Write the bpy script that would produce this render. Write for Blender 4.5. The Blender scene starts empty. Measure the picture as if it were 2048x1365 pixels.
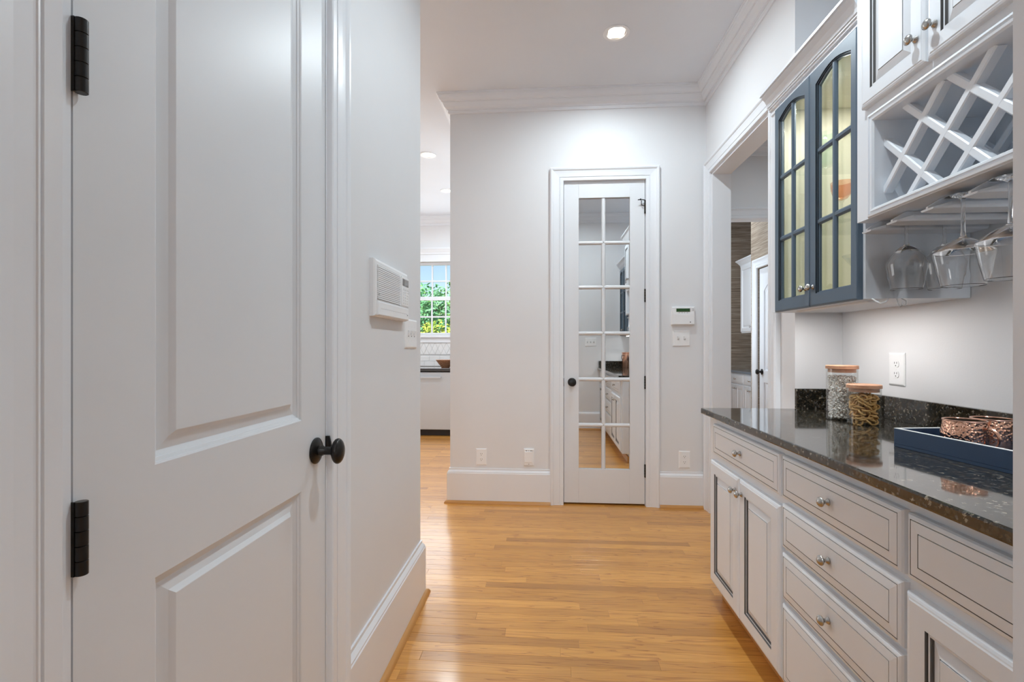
import bpy, bmesh, math, random
from mathutils import Vector, Matrix
random.seed(7)
scene = bpy.context.scene
col = scene.collection
R = math.radians

# ------------------------------------------------------------------ camera
F_PX = 967.0                                   # focal length in pixels of the 2048 wide frame
YAW = math.atan(68.8 / F_PX)
cam_d = bpy.data.cameras.new('camera'); cam = bpy.data.objects.new('camera', cam_d); col.objects.link(cam)
cam_d.sensor_fit = 'HORIZONTAL'; cam_d.sensor_width = 36.0
cam_d.lens = 36.0 * F_PX / 2048.0
cam_d.shift_y = 12.5 / 2048.0
cam_d.clip_start = 0.02; cam_d.clip_end = 200
cam.location = (0, 0, 1.185); cam.rotation_euler = (R(90), 0, YAW)
scene.camera = cam

# ------------------------------------------------------------------ world, sun, exposure
scene.view_settings.view_transform = 'Standard'; scene.view_settings.look = 'None'
scene.view_settings.gamma = 1.0; scene.view_settings.use_curve_mapping = False
scene.view_settings.exposure = 0.0
scene.cycles.use_denoising = True
scene.cycles.max_bounces = 14; scene.cycles.diffuse_bounces = 8; scene.cycles.glossy_bounces = 8
scene.cycles.transparent_max_bounces = 24; scene.cycles.transmission_bounces = 12
scene.cycles.caustics_reflective = False; scene.cycles.caustics_refractive = False
scene.cycles.sample_clamp_indirect = 5.0
world = bpy.data.worlds.new('sky'); scene.world = world; world.use_nodes = True
wn = world.node_tree.nodes; wl = world.node_tree.links; wn.clear()
w_out = wn.new('ShaderNodeOutputWorld'); w_bg = wn.new('ShaderNodeBackground'); w_sky = wn.new('ShaderNodeTexSky')
w_sky.sky_type = 'NISHITA'; w_sky.sun_disc = False; w_sky.sun_elevation = R(50); w_sky.sun_rotation = R(200)
w_bg.inputs['Strength'].default_value = 0.19
wl.new(w_sky.outputs[0], w_bg.inputs[0]); wl.new(w_bg.outputs[0], w_out.inputs[0])

def add_sun(name, rot, energy):
    d = bpy.data.lights.new(name, 'SUN'); d.energy = energy; d.angle = R(1.5); d.color = (1, .96, .88)
    o = bpy.data.objects.new(name, d); col.objects.link(o); o.rotation_euler = rot; o.location = (0, 5, 12)
    return o
add_sun('sunlight', (R(42), R(-14), 0), 8.0)

def area(name, loc, rot, size, power, color=(1, 1, 1), size_y=None, shape=None, spread=180):
    d = bpy.data.lights.new(name, 'AREA'); d.energy = power; d.color = color; d.size = size
    d.shape = shape or ('RECTANGLE' if size_y else 'DISK')
    if size_y: d.size_y = size_y
    d.spread = R(spread)
    o = bpy.data.objects.new(name, d); col.objects.link(o); o.location = loc; o.rotation_euler = rot
    return o
# daylight through the kitchen window, then area lights set against windowless walls
area('kitchen_window_daylight', (-1.6, 6.97, 1.9), (R(-90), 0, 0), 1.0, 15, (.93, .97, 1), 1.05)
area('kitchen_side_light', (-3.95, 4.6, 1.7), (0, R(-90), 0), 1.8, 34, (.95, .98, 1), 2.2)  # area light just inside the solid side wall
area('laundry_fill', (1.32, 6.0, 1.6), (0, R(-90), 0), 1.2, 15, (.86, .93, 1), 1.4)  # added to brighten the papered door wall; no window is built here
area('rear_fill', (-.4, -3.9, 1.7), (R(90), 0, 0), 2.6, 42, (.90, .95, 1), 2.0)  # added soft fill from behind the camera; the rear wall is solid

# ------------------------------------------------------------------ materials
MATS = {}
def newmat(name):
    m = bpy.data.materials.new(name); m.use_nodes = True; MATS[name] = m
    nt = m.node_tree; return m, nt, nt.nodes['Principled BSDF']
def setp(b, **k):
    for n, v in k.items():
        key = {'base': 'Base Color', 'rough': 'Roughness', 'metal': 'Metallic', 'spec': 'Specular IOR Level', 'coat': 'Coat Weight',
               'coat_rough': 'Coat Roughness', 'ior': 'IOR', 'trans': 'Transmission Weight', 'em': 'Emission Color', 'ems': 'Emission Strength', 'sheen': 'Sheen Weight'}[n]
        if isinstance(v, tuple) and len(v) == 3: v = (*v, 1)
        b.inputs[key].default_value = v
def N(nt, t, **k):
    n = nt.nodes.new(t)
    for a, v in k.items(): setattr(n, a, v)
    return n
def bump_noise(nt, b, scale, strength, dist=.002, detail=3, coord='Object'):
    tc = N(nt, 'ShaderNodeTexCoord'); no = N(nt, 'ShaderNodeTexNoise'); bp = N(nt, 'ShaderNodeBump')
    no.inputs['Scale'].default_value = scale; no.inputs['Detail'].default_value = detail
    bp.inputs['Strength'].default_value = strength; bp.inputs['Distance'].default_value = dist
    nt.links.new(tc.outputs[coord], no.inputs['Vector']); nt.links.new(no.outputs['Fac'], bp.inputs['Height'])
    nt.links.new(bp.outputs[0], b.inputs['Normal'])
def paint(name, c, rough, bump=(260, .08), coat=0.0, spec=.5):
    m, nt, b = newmat(name); setp(b, base=c, rough=rough, coat=coat, spec=spec)
    tc = N(nt, 'ShaderNodeTexCoord'); no = N(nt, 'ShaderNodeTexNoise'); no.inputs['Scale'].default_value = 3.0
    mx = N(nt, 'ShaderNodeMixRGB', blend_type='MIX')
    mx.inputs[1].default_value = (*[v * .975 for v in c], 1); mx.inputs[2].default_value = (*[min(1, v * 1.02) for v in c], 1)
    nt.links.new(tc.outputs['Object'], no.inputs['Vector']); nt.links.new(no.outputs['Fac'], mx.inputs[0]); nt.links.new(mx.outputs[0], b.inputs['Base Color'])
    if bump: bump_noise(nt, b, bump[0], bump[1])
    return m
def simple(name, c, rough, **k):
    m, nt, b = newmat(name); setp(b, base=c, rough=rough, **k); return m

paint('wall_paint', (.762, .77, .785), .55, (180, .10))
paint('ceiling_paint', (.755, .785, .83), .7, (140, .10))
paint('trim_paint', (.80, .825, .86), .30, (60, .03))
paint('door_paint', (.735, .755, .78), .37, (45, .05))
paint('cabinet_paint', (.78, .82, .868), .36, (120, .03))
simple('glaze', (.14, .14, .14), .5)
paint('blue_paint', (.078, .118, .165), .38, (200, .05))
simple('blue_groove', (.012, .018, .028), .5)
paint('cream_interior', (.82, .79, .66), .45, (120, .03))
paint('plastic_white', (.88, .89, .90), .35, None)
simple('plastic_grey', (.16, .16, .165), .4)
simple('slot_dark', (.02, .02, .02), .5)
simple('screen_green', (.02, .075, .02), .25)
simple('screen_grey', (.25, .25, .25), .2)
simple('bronze', (.030, .028, .027), .30, metal=.75)
simple('nickel', (.50, .49, .47), .26, metal=1.0)
simple('steel_wire', (.55, .55, .55), .35, metal=.8)
simple('kick_black', (.015, .015, .016), .5)  # black finish of the dishwasher toe panel

# mirror panes of the narrow door
m, nt, b = newmat('mirror'); setp(b, base=(.86, .865, .86), metal=1.0, rough=.015)

def thin_glass(name, tint=(1, 1, 1), refl=1.0):
    m = bpy.data.materials.new(name); m.use_nodes = True; MATS[name] = m
    nt = m.node_tree; nt.nodes.clear()
    o = N(nt, 'ShaderNodeOutputMaterial'); t = N(nt, 'ShaderNodeBsdfTransparent'); g = N(nt, 'ShaderNodeBsdfGlossy'); fr = N(nt, 'ShaderNodeLayerWeight'); mx = N(nt, 'ShaderNodeMixShader')
    t.inputs[0].default_value = (*tint, 1); g.inputs['Roughness'].default_value = .01; fr.inputs['Blend'].default_value = .5
    pw_ = N(nt, 'ShaderNodeMath', operation='POWER'); pw_.inputs[1].default_value = 3.0
    mu = N(nt, 'ShaderNodeMath', operation='MULTIPLY_ADD'); mu.inputs[1].default_value = .80 * refl; mu.inputs[2].default_value = .04 * refl
    nt.links.new(fr.outputs['Facing'], pw_.inputs[0]); nt.links.new(pw_.outputs[0], mu.inputs[0]); nt.links.new(mu.outputs[0], mx.inputs[0]); nt.links.new(t.outputs[0], mx.inputs[1]); nt.links.new(g.outputs[0], mx.inputs[2]); nt.links.new(mx.outputs[0], o.inputs[0])
    return m
thin_glass('clear_glass', (.97, .98, .975))
thin_glass('jar_glass', (.985, .99, .985), .6)
thin_glass('pane_glass', (.96, .975, .96), .8)
thin_glass('green_glass', (.92, .97, .95))
thin_glass('amber_glass', (.95, .76, .66))

def oak(name, mode):
    m, nt, b = newmat(name); L = nt.links
    tc = N(nt, 'ShaderNodeTexCoord'); oi = N(nt, 'ShaderNodeObjectInfo')
    mul = N(nt, 'ShaderNodeMath', operation='MULTIPLY'); mul.inputs[1].default_value = 37.0
    L.new(oi.outputs['Random'], mul.inputs[0])
    cb = N(nt, 'ShaderNodeCombineXYZ'); 
    for i in range(3): L.new(mul.outputs[0], cb.inputs[i])
    rnd = oi.outputs['Random']; base = tc.outputs['Object']
    add = N(nt, 'ShaderNodeVectorMath', operation='ADD'); L.new(base, add.inputs[0]); L.new(cb.outputs[0], add.inputs[1])
    src = add.outputs[0]
    if mode == 'far':
        br = N(nt, 'ShaderNodeTexBrick'); br.offset = .37; br.offset_frequency = 2
        for k, v in (('Scale', 1.0), ('Mortar Size', .0012), ('Bias', 0.0), ('Brick Width', .95), ('Row Height', .057)): br.inputs[k].default_value = v
        br.inputs['Color1'].default_value = (0, 0, 0, 1); br.inputs['Color2'].default_value = (1, 1, 1, 1); br.inputs['Mortar'].default_value = (.5, .5, .5, 1)
        L.new(base, br.inputs['Vector'])
        sp = N(nt, 'ShaderNodeSeparateColor'); L.new(br.outputs['Color'], sp.inputs[0]); rnd = sp.outputs[0]
        a2 = N(nt, 'ShaderNodeVectorMath', operation='ADD'); sc = N(nt, 'ShaderNodeVectorMath', operation='SCALE'); sc.inputs['Scale'].default_value = 13.0
        L.new(br.outputs['Color'], sc.inputs[0]); L.new(base, a2.inputs[0]); L.new(sc.outputs[0], a2.inputs[1]); src = a2.outputs[0]
    # growth rings: stretched, distorted bands
    mp = N(nt, 'ShaderNodeMapping'); mp.inputs['Scale'].default_value = (.9, 15, 15); L.new(src, mp.inputs[0])
    n1 = N(nt, 'ShaderNodeTexNoise'); n1.inputs['Scale'].default_value = 1.0; n1.inputs['Detail'].default_value = 3; n1.inputs['Distortion'].default_value = .35; L.new(mp.outputs[0], n1.inputs['Vector'])
    m8 = N(nt, 'ShaderNodeMath', operation='MULTIPLY'); m8.inputs[1].default_value = 11.0; L.new(n1.outputs['Fac'], m8.inputs[0])
    fr = N(nt, 'ShaderNodeMath', operation='FRACT'); L.new(m8.outputs[0], fr.inputs[0])
    rp = N(nt, 'ShaderNodeValToRGB'); e = rp.color_ramp.elements; e[0].position = 0; e[0].color = (.58, .44, .32, 1); e[1].position = .22; e[1].color = (1, 1, 1, 1)
    x = e.new(.95); x.color = (.93, .93, .93, 1); L.new(fr.outputs[0], rp.inputs[0])
    # fine pores
    mp2 = N(nt, 'ShaderNodeMapping'); mp2.inputs['Scale'].default_value = (7, 330, 330); L.new(src, mp2.inputs[0])
    n2 = N(nt, 'ShaderNodeTexNoise'); n2.inputs['Scale'].default_value = 1.0; n2.inputs['Detail'].default_value = 2; L.new(mp2.outputs[0], n2.inputs['Vector'])
    rp2 = N(nt, 'ShaderNodeValToRGB'); e = rp2.color_ramp.elements; e[0].position = .33; e[0].color = (.78, .70, .60, 1); e[1].position = .55; e[1].color = (1, 1, 1, 1); L.new(n2.outputs['Fac'], rp2.inputs[0])
    # board to board tone
    tone = N(nt, 'ShaderNodeValToRGB'); e = tone.color_ramp.elements
    e[0].position = 0; e[0].color = (.50, .222, .042, 1); e[1].position = 1; e[1].color = (.77, .375, .085, 1)
    x = e.new(.25); x.color = (.63, .292, .058, 1); x = e.new(.7); x.color = (.70, .333, .070, 1)
    L.new(rnd, tone.inputs[0])
    mA = N(nt, 'ShaderNodeMixRGB', blend_type='MULTIPLY'); mA.inputs[0].default_value = .85; L.new(tone.outputs[0], mA.inputs[1]); L.new(rp.outputs[0], mA.inputs[2])
    mB = N(nt, 'ShaderNodeMixRGB', blend_type='MULTIPLY'); mB.inputs[0].default_value = .8; L.new(mA.outputs[0], mB.inputs[1]); L.new(rp2.outputs[0], mB.inputs[2])
    out = mB.outputs[0]
    if mode == 'far':
        mm = N(nt, 'ShaderNodeMixRGB', blend_type='MIX'); mm.inputs[2].default_value = (.10, .05, .02, 1); L.new(br.outputs['Fac'], mm.inputs[0]); L.new(out, mm.inputs[1]); out = mm.outputs[0]
    L.new(out, b.inputs['Base Color'])
    setp(b, rough=.40, coat=.62, coat_rough=.17)
    bp = N(nt, 'ShaderNodeBump'); bp.inputs['Strength'].default_value = .12; bp.inputs['Distance'].default_value = .001; L.new(n2.outputs['Fac'], bp.inputs['Height']); L.new(bp.outputs[0], b.inputs['Normal'])
    return m
oak('oak_board', 'board'); oak('oak_far', 'far')
m, nt, b = newmat('oak_trim'); setp(b, base=(.52, .25, .065), rough=.35, coat=.3)
bump_noise(nt, b, 60, .1)

def granite():
    m, nt, b = newmat('granite'); L = nt.links; tc = N(nt, 'ShaderNodeTexCoord')
    v = N(nt, 'ShaderNodeTexVoronoi'); v.inputs['Scale'].default_value = 165; dn = N(nt, 'ShaderNodeTexNoise'); dn.inputs['Scale'].default_value = 240; dn.inputs['Detail'].default_value = 3; L.new(tc.outputs['Object'], dn.inputs['Vector'])
    ds = N(nt, 'ShaderNodeVectorMath', operation='MULTIPLY_ADD'); ds.inputs[1].default_value = (.011, .011, .011); L.new(dn.outputs['Color'], ds.inputs[0]); L.new(tc.outputs['Object'], ds.inputs[2]); L.new(ds.outputs[0], v.inputs['Vector'])
    n = N(nt, 'ShaderNodeTexNoise'); n.inputs['Scale'].default_value = 55; n.inputs['Detail'].default_value = 5; L.new(tc.outputs['Object'], n.inputs['Vector'])
    sp = N(nt, 'ShaderNodeSeparateColor'); L.new(v.outputs['Color'], sp.inputs[0])
    rp = N(nt, 'ShaderNodeValToRGB'); rp.color_ramp.interpolation = 'CONSTANT'; e = rp.color_ramp.elements
    e[0].position = 0; e[0].color = (.010, .011, .009, 1); e[1].position = .965; e[1].color = (.26, .24, .20, 1)
    for p, c in ((.28, (.032, .027, .018)), (.50, (.014, .014, .012)), (.70, (.052, .041, .027)), (.90, (.095, .098, .100))):
        x = e.new(p); x.color = (*c, 1)
    L.new(sp.outputs[0], rp.inputs[0])
    mx = N(nt, 'ShaderNodeMixRGB', blend_type='MULTIPLY'); mx.inputs[0].default_value = .7
    r2 = N(nt, 'ShaderNodeValToRGB'); r2.color_ramp.elements[0].position = .35; r2.color_ramp.elements[0].color = (.35, .33, .3, 1); r2.color_ramp.elements[1].position = .65; r2.color_ramp.elements[1].color = (1.3, 1.25, 1.15, 1); L.new(n.outputs['Fac'], r2.inputs[0])
    L.new(rp.outputs[0], mx.inputs[1]); L.new(r2.outputs[0], mx.inputs[2]); L.new(mx.outputs[0], b.inputs['Base Color'])
    setp(b, rough=.07, coat=.35, coat_rough=.03, spec=.5, ior=1.5)
granite()
def copper():
    m, nt, b = newmat('hammered_copper'); L = nt.links; tc = N(nt, 'ShaderNodeTexCoord')
    v = N(nt, 'ShaderNodeTexVoronoi', feature='SMOOTH_F1'); v.inputs['Smoothness'].default_value = .6; v.inputs['Scale'].default_value = 150; L.new(tc.outputs['Object'], v.inputs['Vector'])
    bp = N(nt, 'ShaderNodeBump'); bp.inputs['Strength'].default_value = .75; bp.inputs['Distance'].default_value = .003; L.new(v.outputs['Distance'], bp.inputs['Height']); L.new(bp.outputs[0], b.inputs['Normal'])
    setp(b, base=(.80, .47, .34), metal=1.0, rough=.13)
copper()
simple('copper_rim', (.86, .52, .38), .18, metal=1.0)
simple('mug_inside', (.35, .30, .26), .3, metal=1.0)
m, nt, b = newmat('navy_lacquer'); setp(b, base=(.022, .052, .108), rough=.5); bump_noise(nt, b, 300, .15, .001)
def wood(name, c1, c2, scale=(3, 40, 40), rough=.45):
    m, nt, b = newmat(name); L = nt.links; tc = N(nt, 'ShaderNodeTexCoord'); mp = N(nt, 'ShaderNodeMapping'); mp.inputs['Scale'].default_value = scale
    n = N(nt, 'ShaderNodeTexNoise'); n.inputs['Scale'].default_value = 2; n.inputs['Detail'].default_value = 5; n.inputs['Distortion'].default_value = .5
    rp = N(nt, 'ShaderNodeValToRGB'); rp.color_ramp.elements[0].position = .3; rp.color_ramp.elements[0].color = (*c1, 1); rp.color_ramp.elements[1].position = .7; rp.color_ramp.elements[1].color = (*c2, 1)
    L.new(tc.outputs['Object'], mp.inputs[0]); L.new(mp.outputs[0], n.inputs['Vector']); L.new(n.outputs['Fac'], rp.inputs[0]); L.new(rp.outputs[0], b.inputs['Base Color']); setp(b, rough=rough)
wood('bamboo', (.50, .25, .14), (.62, .34, .21), (4, 60, 60))
wood('bowl_wood', (.20, .08, .035), (.50, .26, .14), (20, 20, 60))
def grasscloth():
    m, nt, b = newmat('grasscloth'); L = nt.links; tc = N(nt, 'ShaderNodeTexCoord'); mp = N(nt, 'ShaderNodeMapping'); mp.inputs['Scale'].default_value = (1.6, 1.6, 55)
    n = N(nt, 'ShaderNodeTexNoise'); n.inputs['Scale'].default_value = 1.6; n.inputs['Detail'].default_value = 6; n.inputs['Roughness'].default_value = .7
    rp = N(nt, 'ShaderNodeValToRGB'); e = rp.color_ramp.elements; e[0].position = .30; e[0].color = (.12, .085, .06, 1); e[1].position = .72; e[1].color = (.52, .45, .37, 1)
    x = e.new(.5); x.color = (.30, .235, .18, 1)
    bp = N(nt, 'ShaderNodeBump'); bp.inputs['Strength'].default_value = .3; bp.inputs['Distance'].default_value = .002
    L.new(tc.outputs['Object'], mp.inputs[0]); L.new(mp.outputs[0], n.inputs['Vector']); L.new(n.outputs['Fac'], rp.inputs[0]); L.new(rp.outputs[0], b.inputs['Base Color']); L.new(n.outputs['Fac'], bp.inputs['Height']); L.new(bp.outputs[0], b.inputs['Normal'])
    setp(b, rough=.6)
grasscloth()
m, nt, b = newmat('stainless'); setp(b, base=(.56, .61, .66), metal=.35, rough=.36)
simple('steel_dark', (.20, .20, .21), .4, metal=1.0)
simple('counter_black', (.03, .03, .032), .12, coat=.8)
simple('counter_blue_grey', (.20, .25, .31), .2, coat=.5)
paint('tile_white', (.80, .80, .80), .18, None)
simple('grout', (.58, .58, .58), .8)
m, nt, b = newmat('lamp_glow'); setp(b, base=(1, 1, 1), em=(1, .95, .86), ems=22.0)
simple('reflector_warm', (.88, .80, .66), .35)
def foliage(name, c1, c2):
    m, nt, b = newmat(name); L = nt.links; oi = N(nt, 'ShaderNodeTexCoord'); n = N(nt, 'ShaderNodeTexNoise'); n.inputs['Scale'].default_value = 1.7; n.inputs['Detail'].default_value = 5
    rp = N(nt, 'ShaderNodeValToRGB'); rp.color_ramp.elements[0].position = .35; rp.color_ramp.elements[0].color = (*c1, 1); rp.color_ramp.elements[1].position = .65; rp.color_ramp.elements[1].color = (*c2, 1)
    L.new(oi.outputs['Object'], n.inputs['Vector']); L.new(n.outputs['Fac'], rp.inputs[0]); L.new(rp.outputs[0], b.inputs['Base Color']); setp(b, rough=.6)
foliage('leaf_green', (.10, .30, .05), (.30, .52, .14)); foliage('leaf_yellow', (.36, .50, .06), (.70, .66, .12)); foliage('leaf_blue_green', (.10, .34, .14), (.25, .55, .28))
simple('bark', (.07, .05, .035), .9)
simple('lawn', (.12, .24, .05), .9)
def popcorn():
    m, nt, b = newmat('popcorn'); L = nt.links; tc = N(nt, 'ShaderNodeTexCoord'); n = N(nt, 'ShaderNodeTexNoise'); n.inputs['Scale'].default_value = 150; n.inputs['Detail'].default_value = 2
    rp = N(nt, 'ShaderNodeValToRGB'); e = rp.color_ramp.elements; e[0].position = .32; e[0].color = (.45, .28, .17, 1); e[1].position = .44; e[1].color = (.95, .93, .90, 1)
    L.new(tc.outputs['Object'], n.inputs['Vector']); L.new(n.outputs['Fac'], rp.inputs[0]); L.new(rp.outputs[0], b.inputs['Base Color']); setp(b, rough=.7)
popcorn()
simple('pretzel', (.62, .37, .13), .45)
simple('stem_glass', (1, 1, 1), 0.0, trans=1.0, ior=1.45)

# ------------------------------------------------------------------ mesh helpers
class MB:
    def __init__(s): s.v = []; s.f = []; s.m = []
    def add(s, vs, fs, m=0):
        o = len(s.v); s.v += [tuple(p) for p in vs]
        for q in fs: s.f.append([o + i for i in q]); s.m.append(m)
        return s
    def box(s, x0, x1, y0, y1, z0, z1, m=0):
        if x0 > x1: x0, x1 = x1, x0
        if y0 > y1: y0, y1 = y1, y0
        if z0 > z1: z0, z1 = z1, z0
        v = [(x0, y0, z0), (x1, y0, z0), (x1, y1, z0), (x0, y1, z0), (x0, y0, z1), (x1, y0, z1), (x1, y1, z1), (x0, y1, z1)]
        return s.add(v, [(0, 3, 2, 1), (4, 5, 6, 7), (0, 1, 5, 4), (1, 2, 6, 5), (2, 3, 7, 6), (3, 0, 4, 7)], m)
    def loops(s, loops, mats=None, closed=True, cap0=False, cap1=False, m=0):
        n = len(loops[0]); o = len(s.v)
        for l in loops: s.v += [tuple(p) for p in l]
        for i in range(len(loops) - 1):
            mm = mats[i] if mats else m
            for j in range(n if closed else n - 1):
                k = (j + 1) % n
                s.f.append([o + i * n + j, o + i * n + k, o + (i + 1) * n + k, o + (i + 1) * n + j]); s.m.append(mm)
        if cap0: s.f.append([o + j for j in reversed(range(n))]); s.m.append(mats[0] if mats else m)
        if cap1: s.f.append([o + (len(loops) - 1) * n + j for j in range(n)]); s.m.append(mats[-1] if mats else m)
        return s
    def stepped(s, M, u0, u1, v0, v1, steps):
        lp = []; mt = []
        for st in steps:
            i, n = st[0], st[1]; lp.append([M(u0 + i, v0 + i, n), M(u1 - i, v0 + i, n), M(u1 - i, v1 - i, n), M(u0 + i, v1 - i, n)]); mt.append(st[2] if len(st) > 2 else 0)
        return s.loops(lp, mt[1:], cap0=True, cap1=True)
    def lathe(s, prof, o, ax=(0, 0, 1), seg=24, m=0, cap=True):
        ax = Vector(ax).normalized(); t = Vector((1, 0, 0)) if abs(ax.x) < .8 else Vector((0, 1, 0)); e1 = ax.cross(t).normalized(); e2 = ax.cross(e1); o = Vector(o)
        lp = []
        for r, h in prof:
            r = max(r, 1e-5)
            lp.append([o + ax * h + e1 * (r * math.cos(2 * math.pi * i / seg)) + e2 * (r * math.sin(2 * math.pi * i / seg)) for i in range(seg)])
        return s.loops(lp, closed=True, cap0=cap, cap1=cap, m=m)
    def tube(s, pts, r, seg=8, m=0):
        pts = [Vector(p) for p in pts]; lp = []
        up = None
        for i, p in enumerate(pts):
            d = (pts[min(i + 1, len(pts) - 1)] - pts[max(i - 1, 0)]).normalized()
            if up is None: up = d.orthogonal().normalized()
            up = (up - d * up.dot(d)).normalized(); e2 = d.cross(up)
            rr = r[i] if isinstance(r, (list, tuple)) else r
            lp.append([p + up * (rr * math.cos(2 * math.pi * k / seg)) + e2 * (rr * math.sin(2 * math.pi * k / seg)) for k in range(seg)])
        return s.loops(lp, closed=True, cap0=True, cap1=True, m=m)
    def sweep(s, path, prof, M, closed=False, m=0, close_prof=True):
        # path: 2D points; prof: (offset to the left of the path, n); M(u, v, n) -> xyz
        n = len(path); lp = []
        for i in range(n):
            p = Vector(path[i])
            a = Vector(path[i - 1]) if (i > 0 or closed) else None
            c = Vector(path[(i + 1) % n]) if (i < n - 1 or closed) else None
            d1 = (p - a).normalized() if a is not None else None; d2 = (c - p).normalized() if c is not None else None
            if d1 is None: d1 = d2
            if d2 is None: d2 = d1
            n1 = Vector((-d1.y, d1.x)); n2 = Vector((-d2.y, d2.x)); mi = (n1 + n2).normalized(); k = 1 / max(.2, mi.dot(n1))
            lp.append([M(p.x + mi.x * k * o, p.y + mi.y * k * o, z) for o, z in prof])
        if closed: lp.append(lp[0])
        return s.loops(lp, closed=close_prof, cap0=not closed, cap1=not closed, m=m)

W = {}                                         # world location of each object (parents are never rotated)
def build(name, mb, mats, parent=None, bev=0, smooth=False, label=None, kind=None):
    mats = [mats] if isinstance(mats, str) else mats
    vs = mb.v; c = Vector([(min(p[i] for p in vs) + max(p[i] for p in vs)) / 2 for i in range(3)])
    me = bpy.data.meshes.new(name)
    me.from_pydata([(p[0] - c.x, p[1] - c.y, p[2] - c.z) for p in vs], [], mb.f)
    for mm in mats: me.materials.append(MATS[mm])
    if len(mats) > 1: me.polygons.foreach_set('material_index', mb.m)
    bm = bmesh.new(); bm.from_mesh(me); bmesh.ops.recalc_face_normals(bm, faces=bm.faces); bm.to_mesh(me); bm.free()
    if smooth:
        me.shade_smooth(); me.set_sharp_from_angle(angle=R(35))
    o = bpy.data.objects.new(name, me); col.objects.link(o); W[o] = c.copy()
    if parent is not None: o.parent = parent; o.location = c - W[parent]
    else: o.location = c
    if bev:
        bvm = o.modifiers.new('bevel', 'BEVEL'); bvm.width = bev; bvm.segments = 2; bvm.limit_method = 'ANGLE'; bvm.angle_limit = R(50)
    if label: o['label'] = label
    if kind: o['kind'] = kind
    return o
def tag(o, label, cat=None, group=None, kind=None):
    o['label'] = label
    if cat: o['category'] = cat
    if group: o['group'] = group
    if kind: o['kind'] = kind
    return o
def thing(name, loc, label, cat=None, group=None, kind=None):
    o = bpy.data.objects.new(name, None); col.objects.link(o); o.location = loc; W[o] = Vector(loc); o.empty_display_size = .05
    return tag(o, label, cat, group, kind)
def dup(o, off=(0, 0, 0), parent=None, label=None):
    c = o.copy(); col.objects.link(c); c.parent = parent
    if parent is None: c.location = o.location + Vector(off)
    W[c] = W[o] + Vector(off)
    for ch in [k for k in bpy.data.objects if k.parent == o]: dup(ch, off, c)
    if label: c['label'] = label
    return c
def MXneg(x): return lambda u, v, n: (x - n, u, v)       # surface facing -X: u along Y, v along Z
def MXpos(x): return lambda u, v, n: (x + n, u, v)
def MYneg(y): return lambda u, v, n: (u, y - n, v)       # surface facing -Y
def MYpos(y): return lambda u, v, n: (u, y + n, v)
FLAT = lambda u, v, n: (u, v, n)

H = 3.10
XL, XR, XA, YB, YF = -.60, 1.175, 1.39, 3.66, .34      # left wall, right wall, alcove back, back wall, front wall faces
YE = 2.38                                              # alcove end
# ------------------------------------------------------------------ the shell
floor = build('floor', MB().box(-4.2, 3.7, -4.2, 7.8, -.12, -.004), 'oak_far', label='honey oak strip floor running through the hall', kind='structure')
CANS = [(.425, 2.98), (.46, 1.35), (-1.175, 4.74), (-1.215, 5.84), (2.3, 3.5), (1.95, 6.0), (-.5, -1.5)]
HS = .050                                              # half side of the cut-outs behind the light trims
mb = MB(); xs = sorted([-4.2, 3.7] + [c[0] + d_ for c in CANS for d_ in (-HS, HS)]); ys = sorted([-4.2, 7.8] + [c[1] + d_ for c in CANS for d_ in (-HS, HS)])
for i in range(len(xs) - 1):
    for j in range(len(ys) - 1):
        cx, cy = (xs[i] + xs[i + 1]) / 2, (ys[j] + ys[j + 1]) / 2
        if any(abs(cx - a) < HS and abs(cy - b_) < HS for a, b_ in CANS): continue
        mb.add([(xs[i], ys[j], H), (xs[i], ys[j + 1], H), (xs[i + 1], ys[j + 1], H), (xs[i + 1], ys[j], H)], [(0, 1, 2, 3)])
mb.box(-4.2, 3.7, -4.2, 7.8, H + .12, H + .2)
ceiling = build('ceiling', mb, 'ceiling_paint', label='flat pale grey painted ceiling', kind='structure')

# oak boards of the hall, laid across it
lens = [.55, .8, 1.0, 1.25, .7, .9, .4, 1.1]
meshes = {}
pw, pt = .057, .014
row = 0; y = YF - .02
while y < 4.72:
    x = -2.0 - random.random() * .9
    xmax = 1.30
    while x < xmax:
        l = random.choice(lens); x1 = min(x + l, xmax + .25)
        if x1 > -1.75:
            key = round(x1 - x, 2); ll = key
            if key not in meshes:
                mb = MB(); c = .0007
                mb.loops([[(-ll / 2 + a, -pw / 2 + a, z), (ll / 2 - a, -pw / 2 + a, z), (ll / 2 - a, pw / 2 - a, z), (-ll / 2 + a, pw / 2 - a, z)] for a, z in ((.0002, -pt), (.0002, -c), (.0002 + c, 0))], cap0=True, cap1=True)
                me = bpy.data.meshes.new('plank'); me.from_pydata(mb.v, [], mb.f); me.materials.append(MATS['oak_board']); meshes[key] = me
            o = bpy.data.objects.new('plank', meshes[key]); col.objects.link(o); o.parent = floor
            o.location = Vector(((x + x + ll) / 2, y + pw / 2, 0)) - W[floor]; W[o] = Vector(((x + x + ll) / 2, y + pw / 2, 0))
            x1 = x + ll
        x = x1
    y += pw; row += 1

# left wall with the closet door opening
DY0, DY1, DH = .566, 1.281, 2.45
wl_ = MB()
wl_.box(XL - .12, XL, .22, DY0, 0, H).box(XL - .12, XL, DY1, 2.27, 0, H).box(XL - .12, XL, DY0, DY1, DH, H).box(XL - .22, XL - .12, .22, 1.5, 0, H)
wl_.box(-4.1, XL - .12, 2.15, 2.27, 0, H)
build('wall_left', wl_, 'wall_paint', label='pale grey wall on the left with the closet door', kind='structure')
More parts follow.
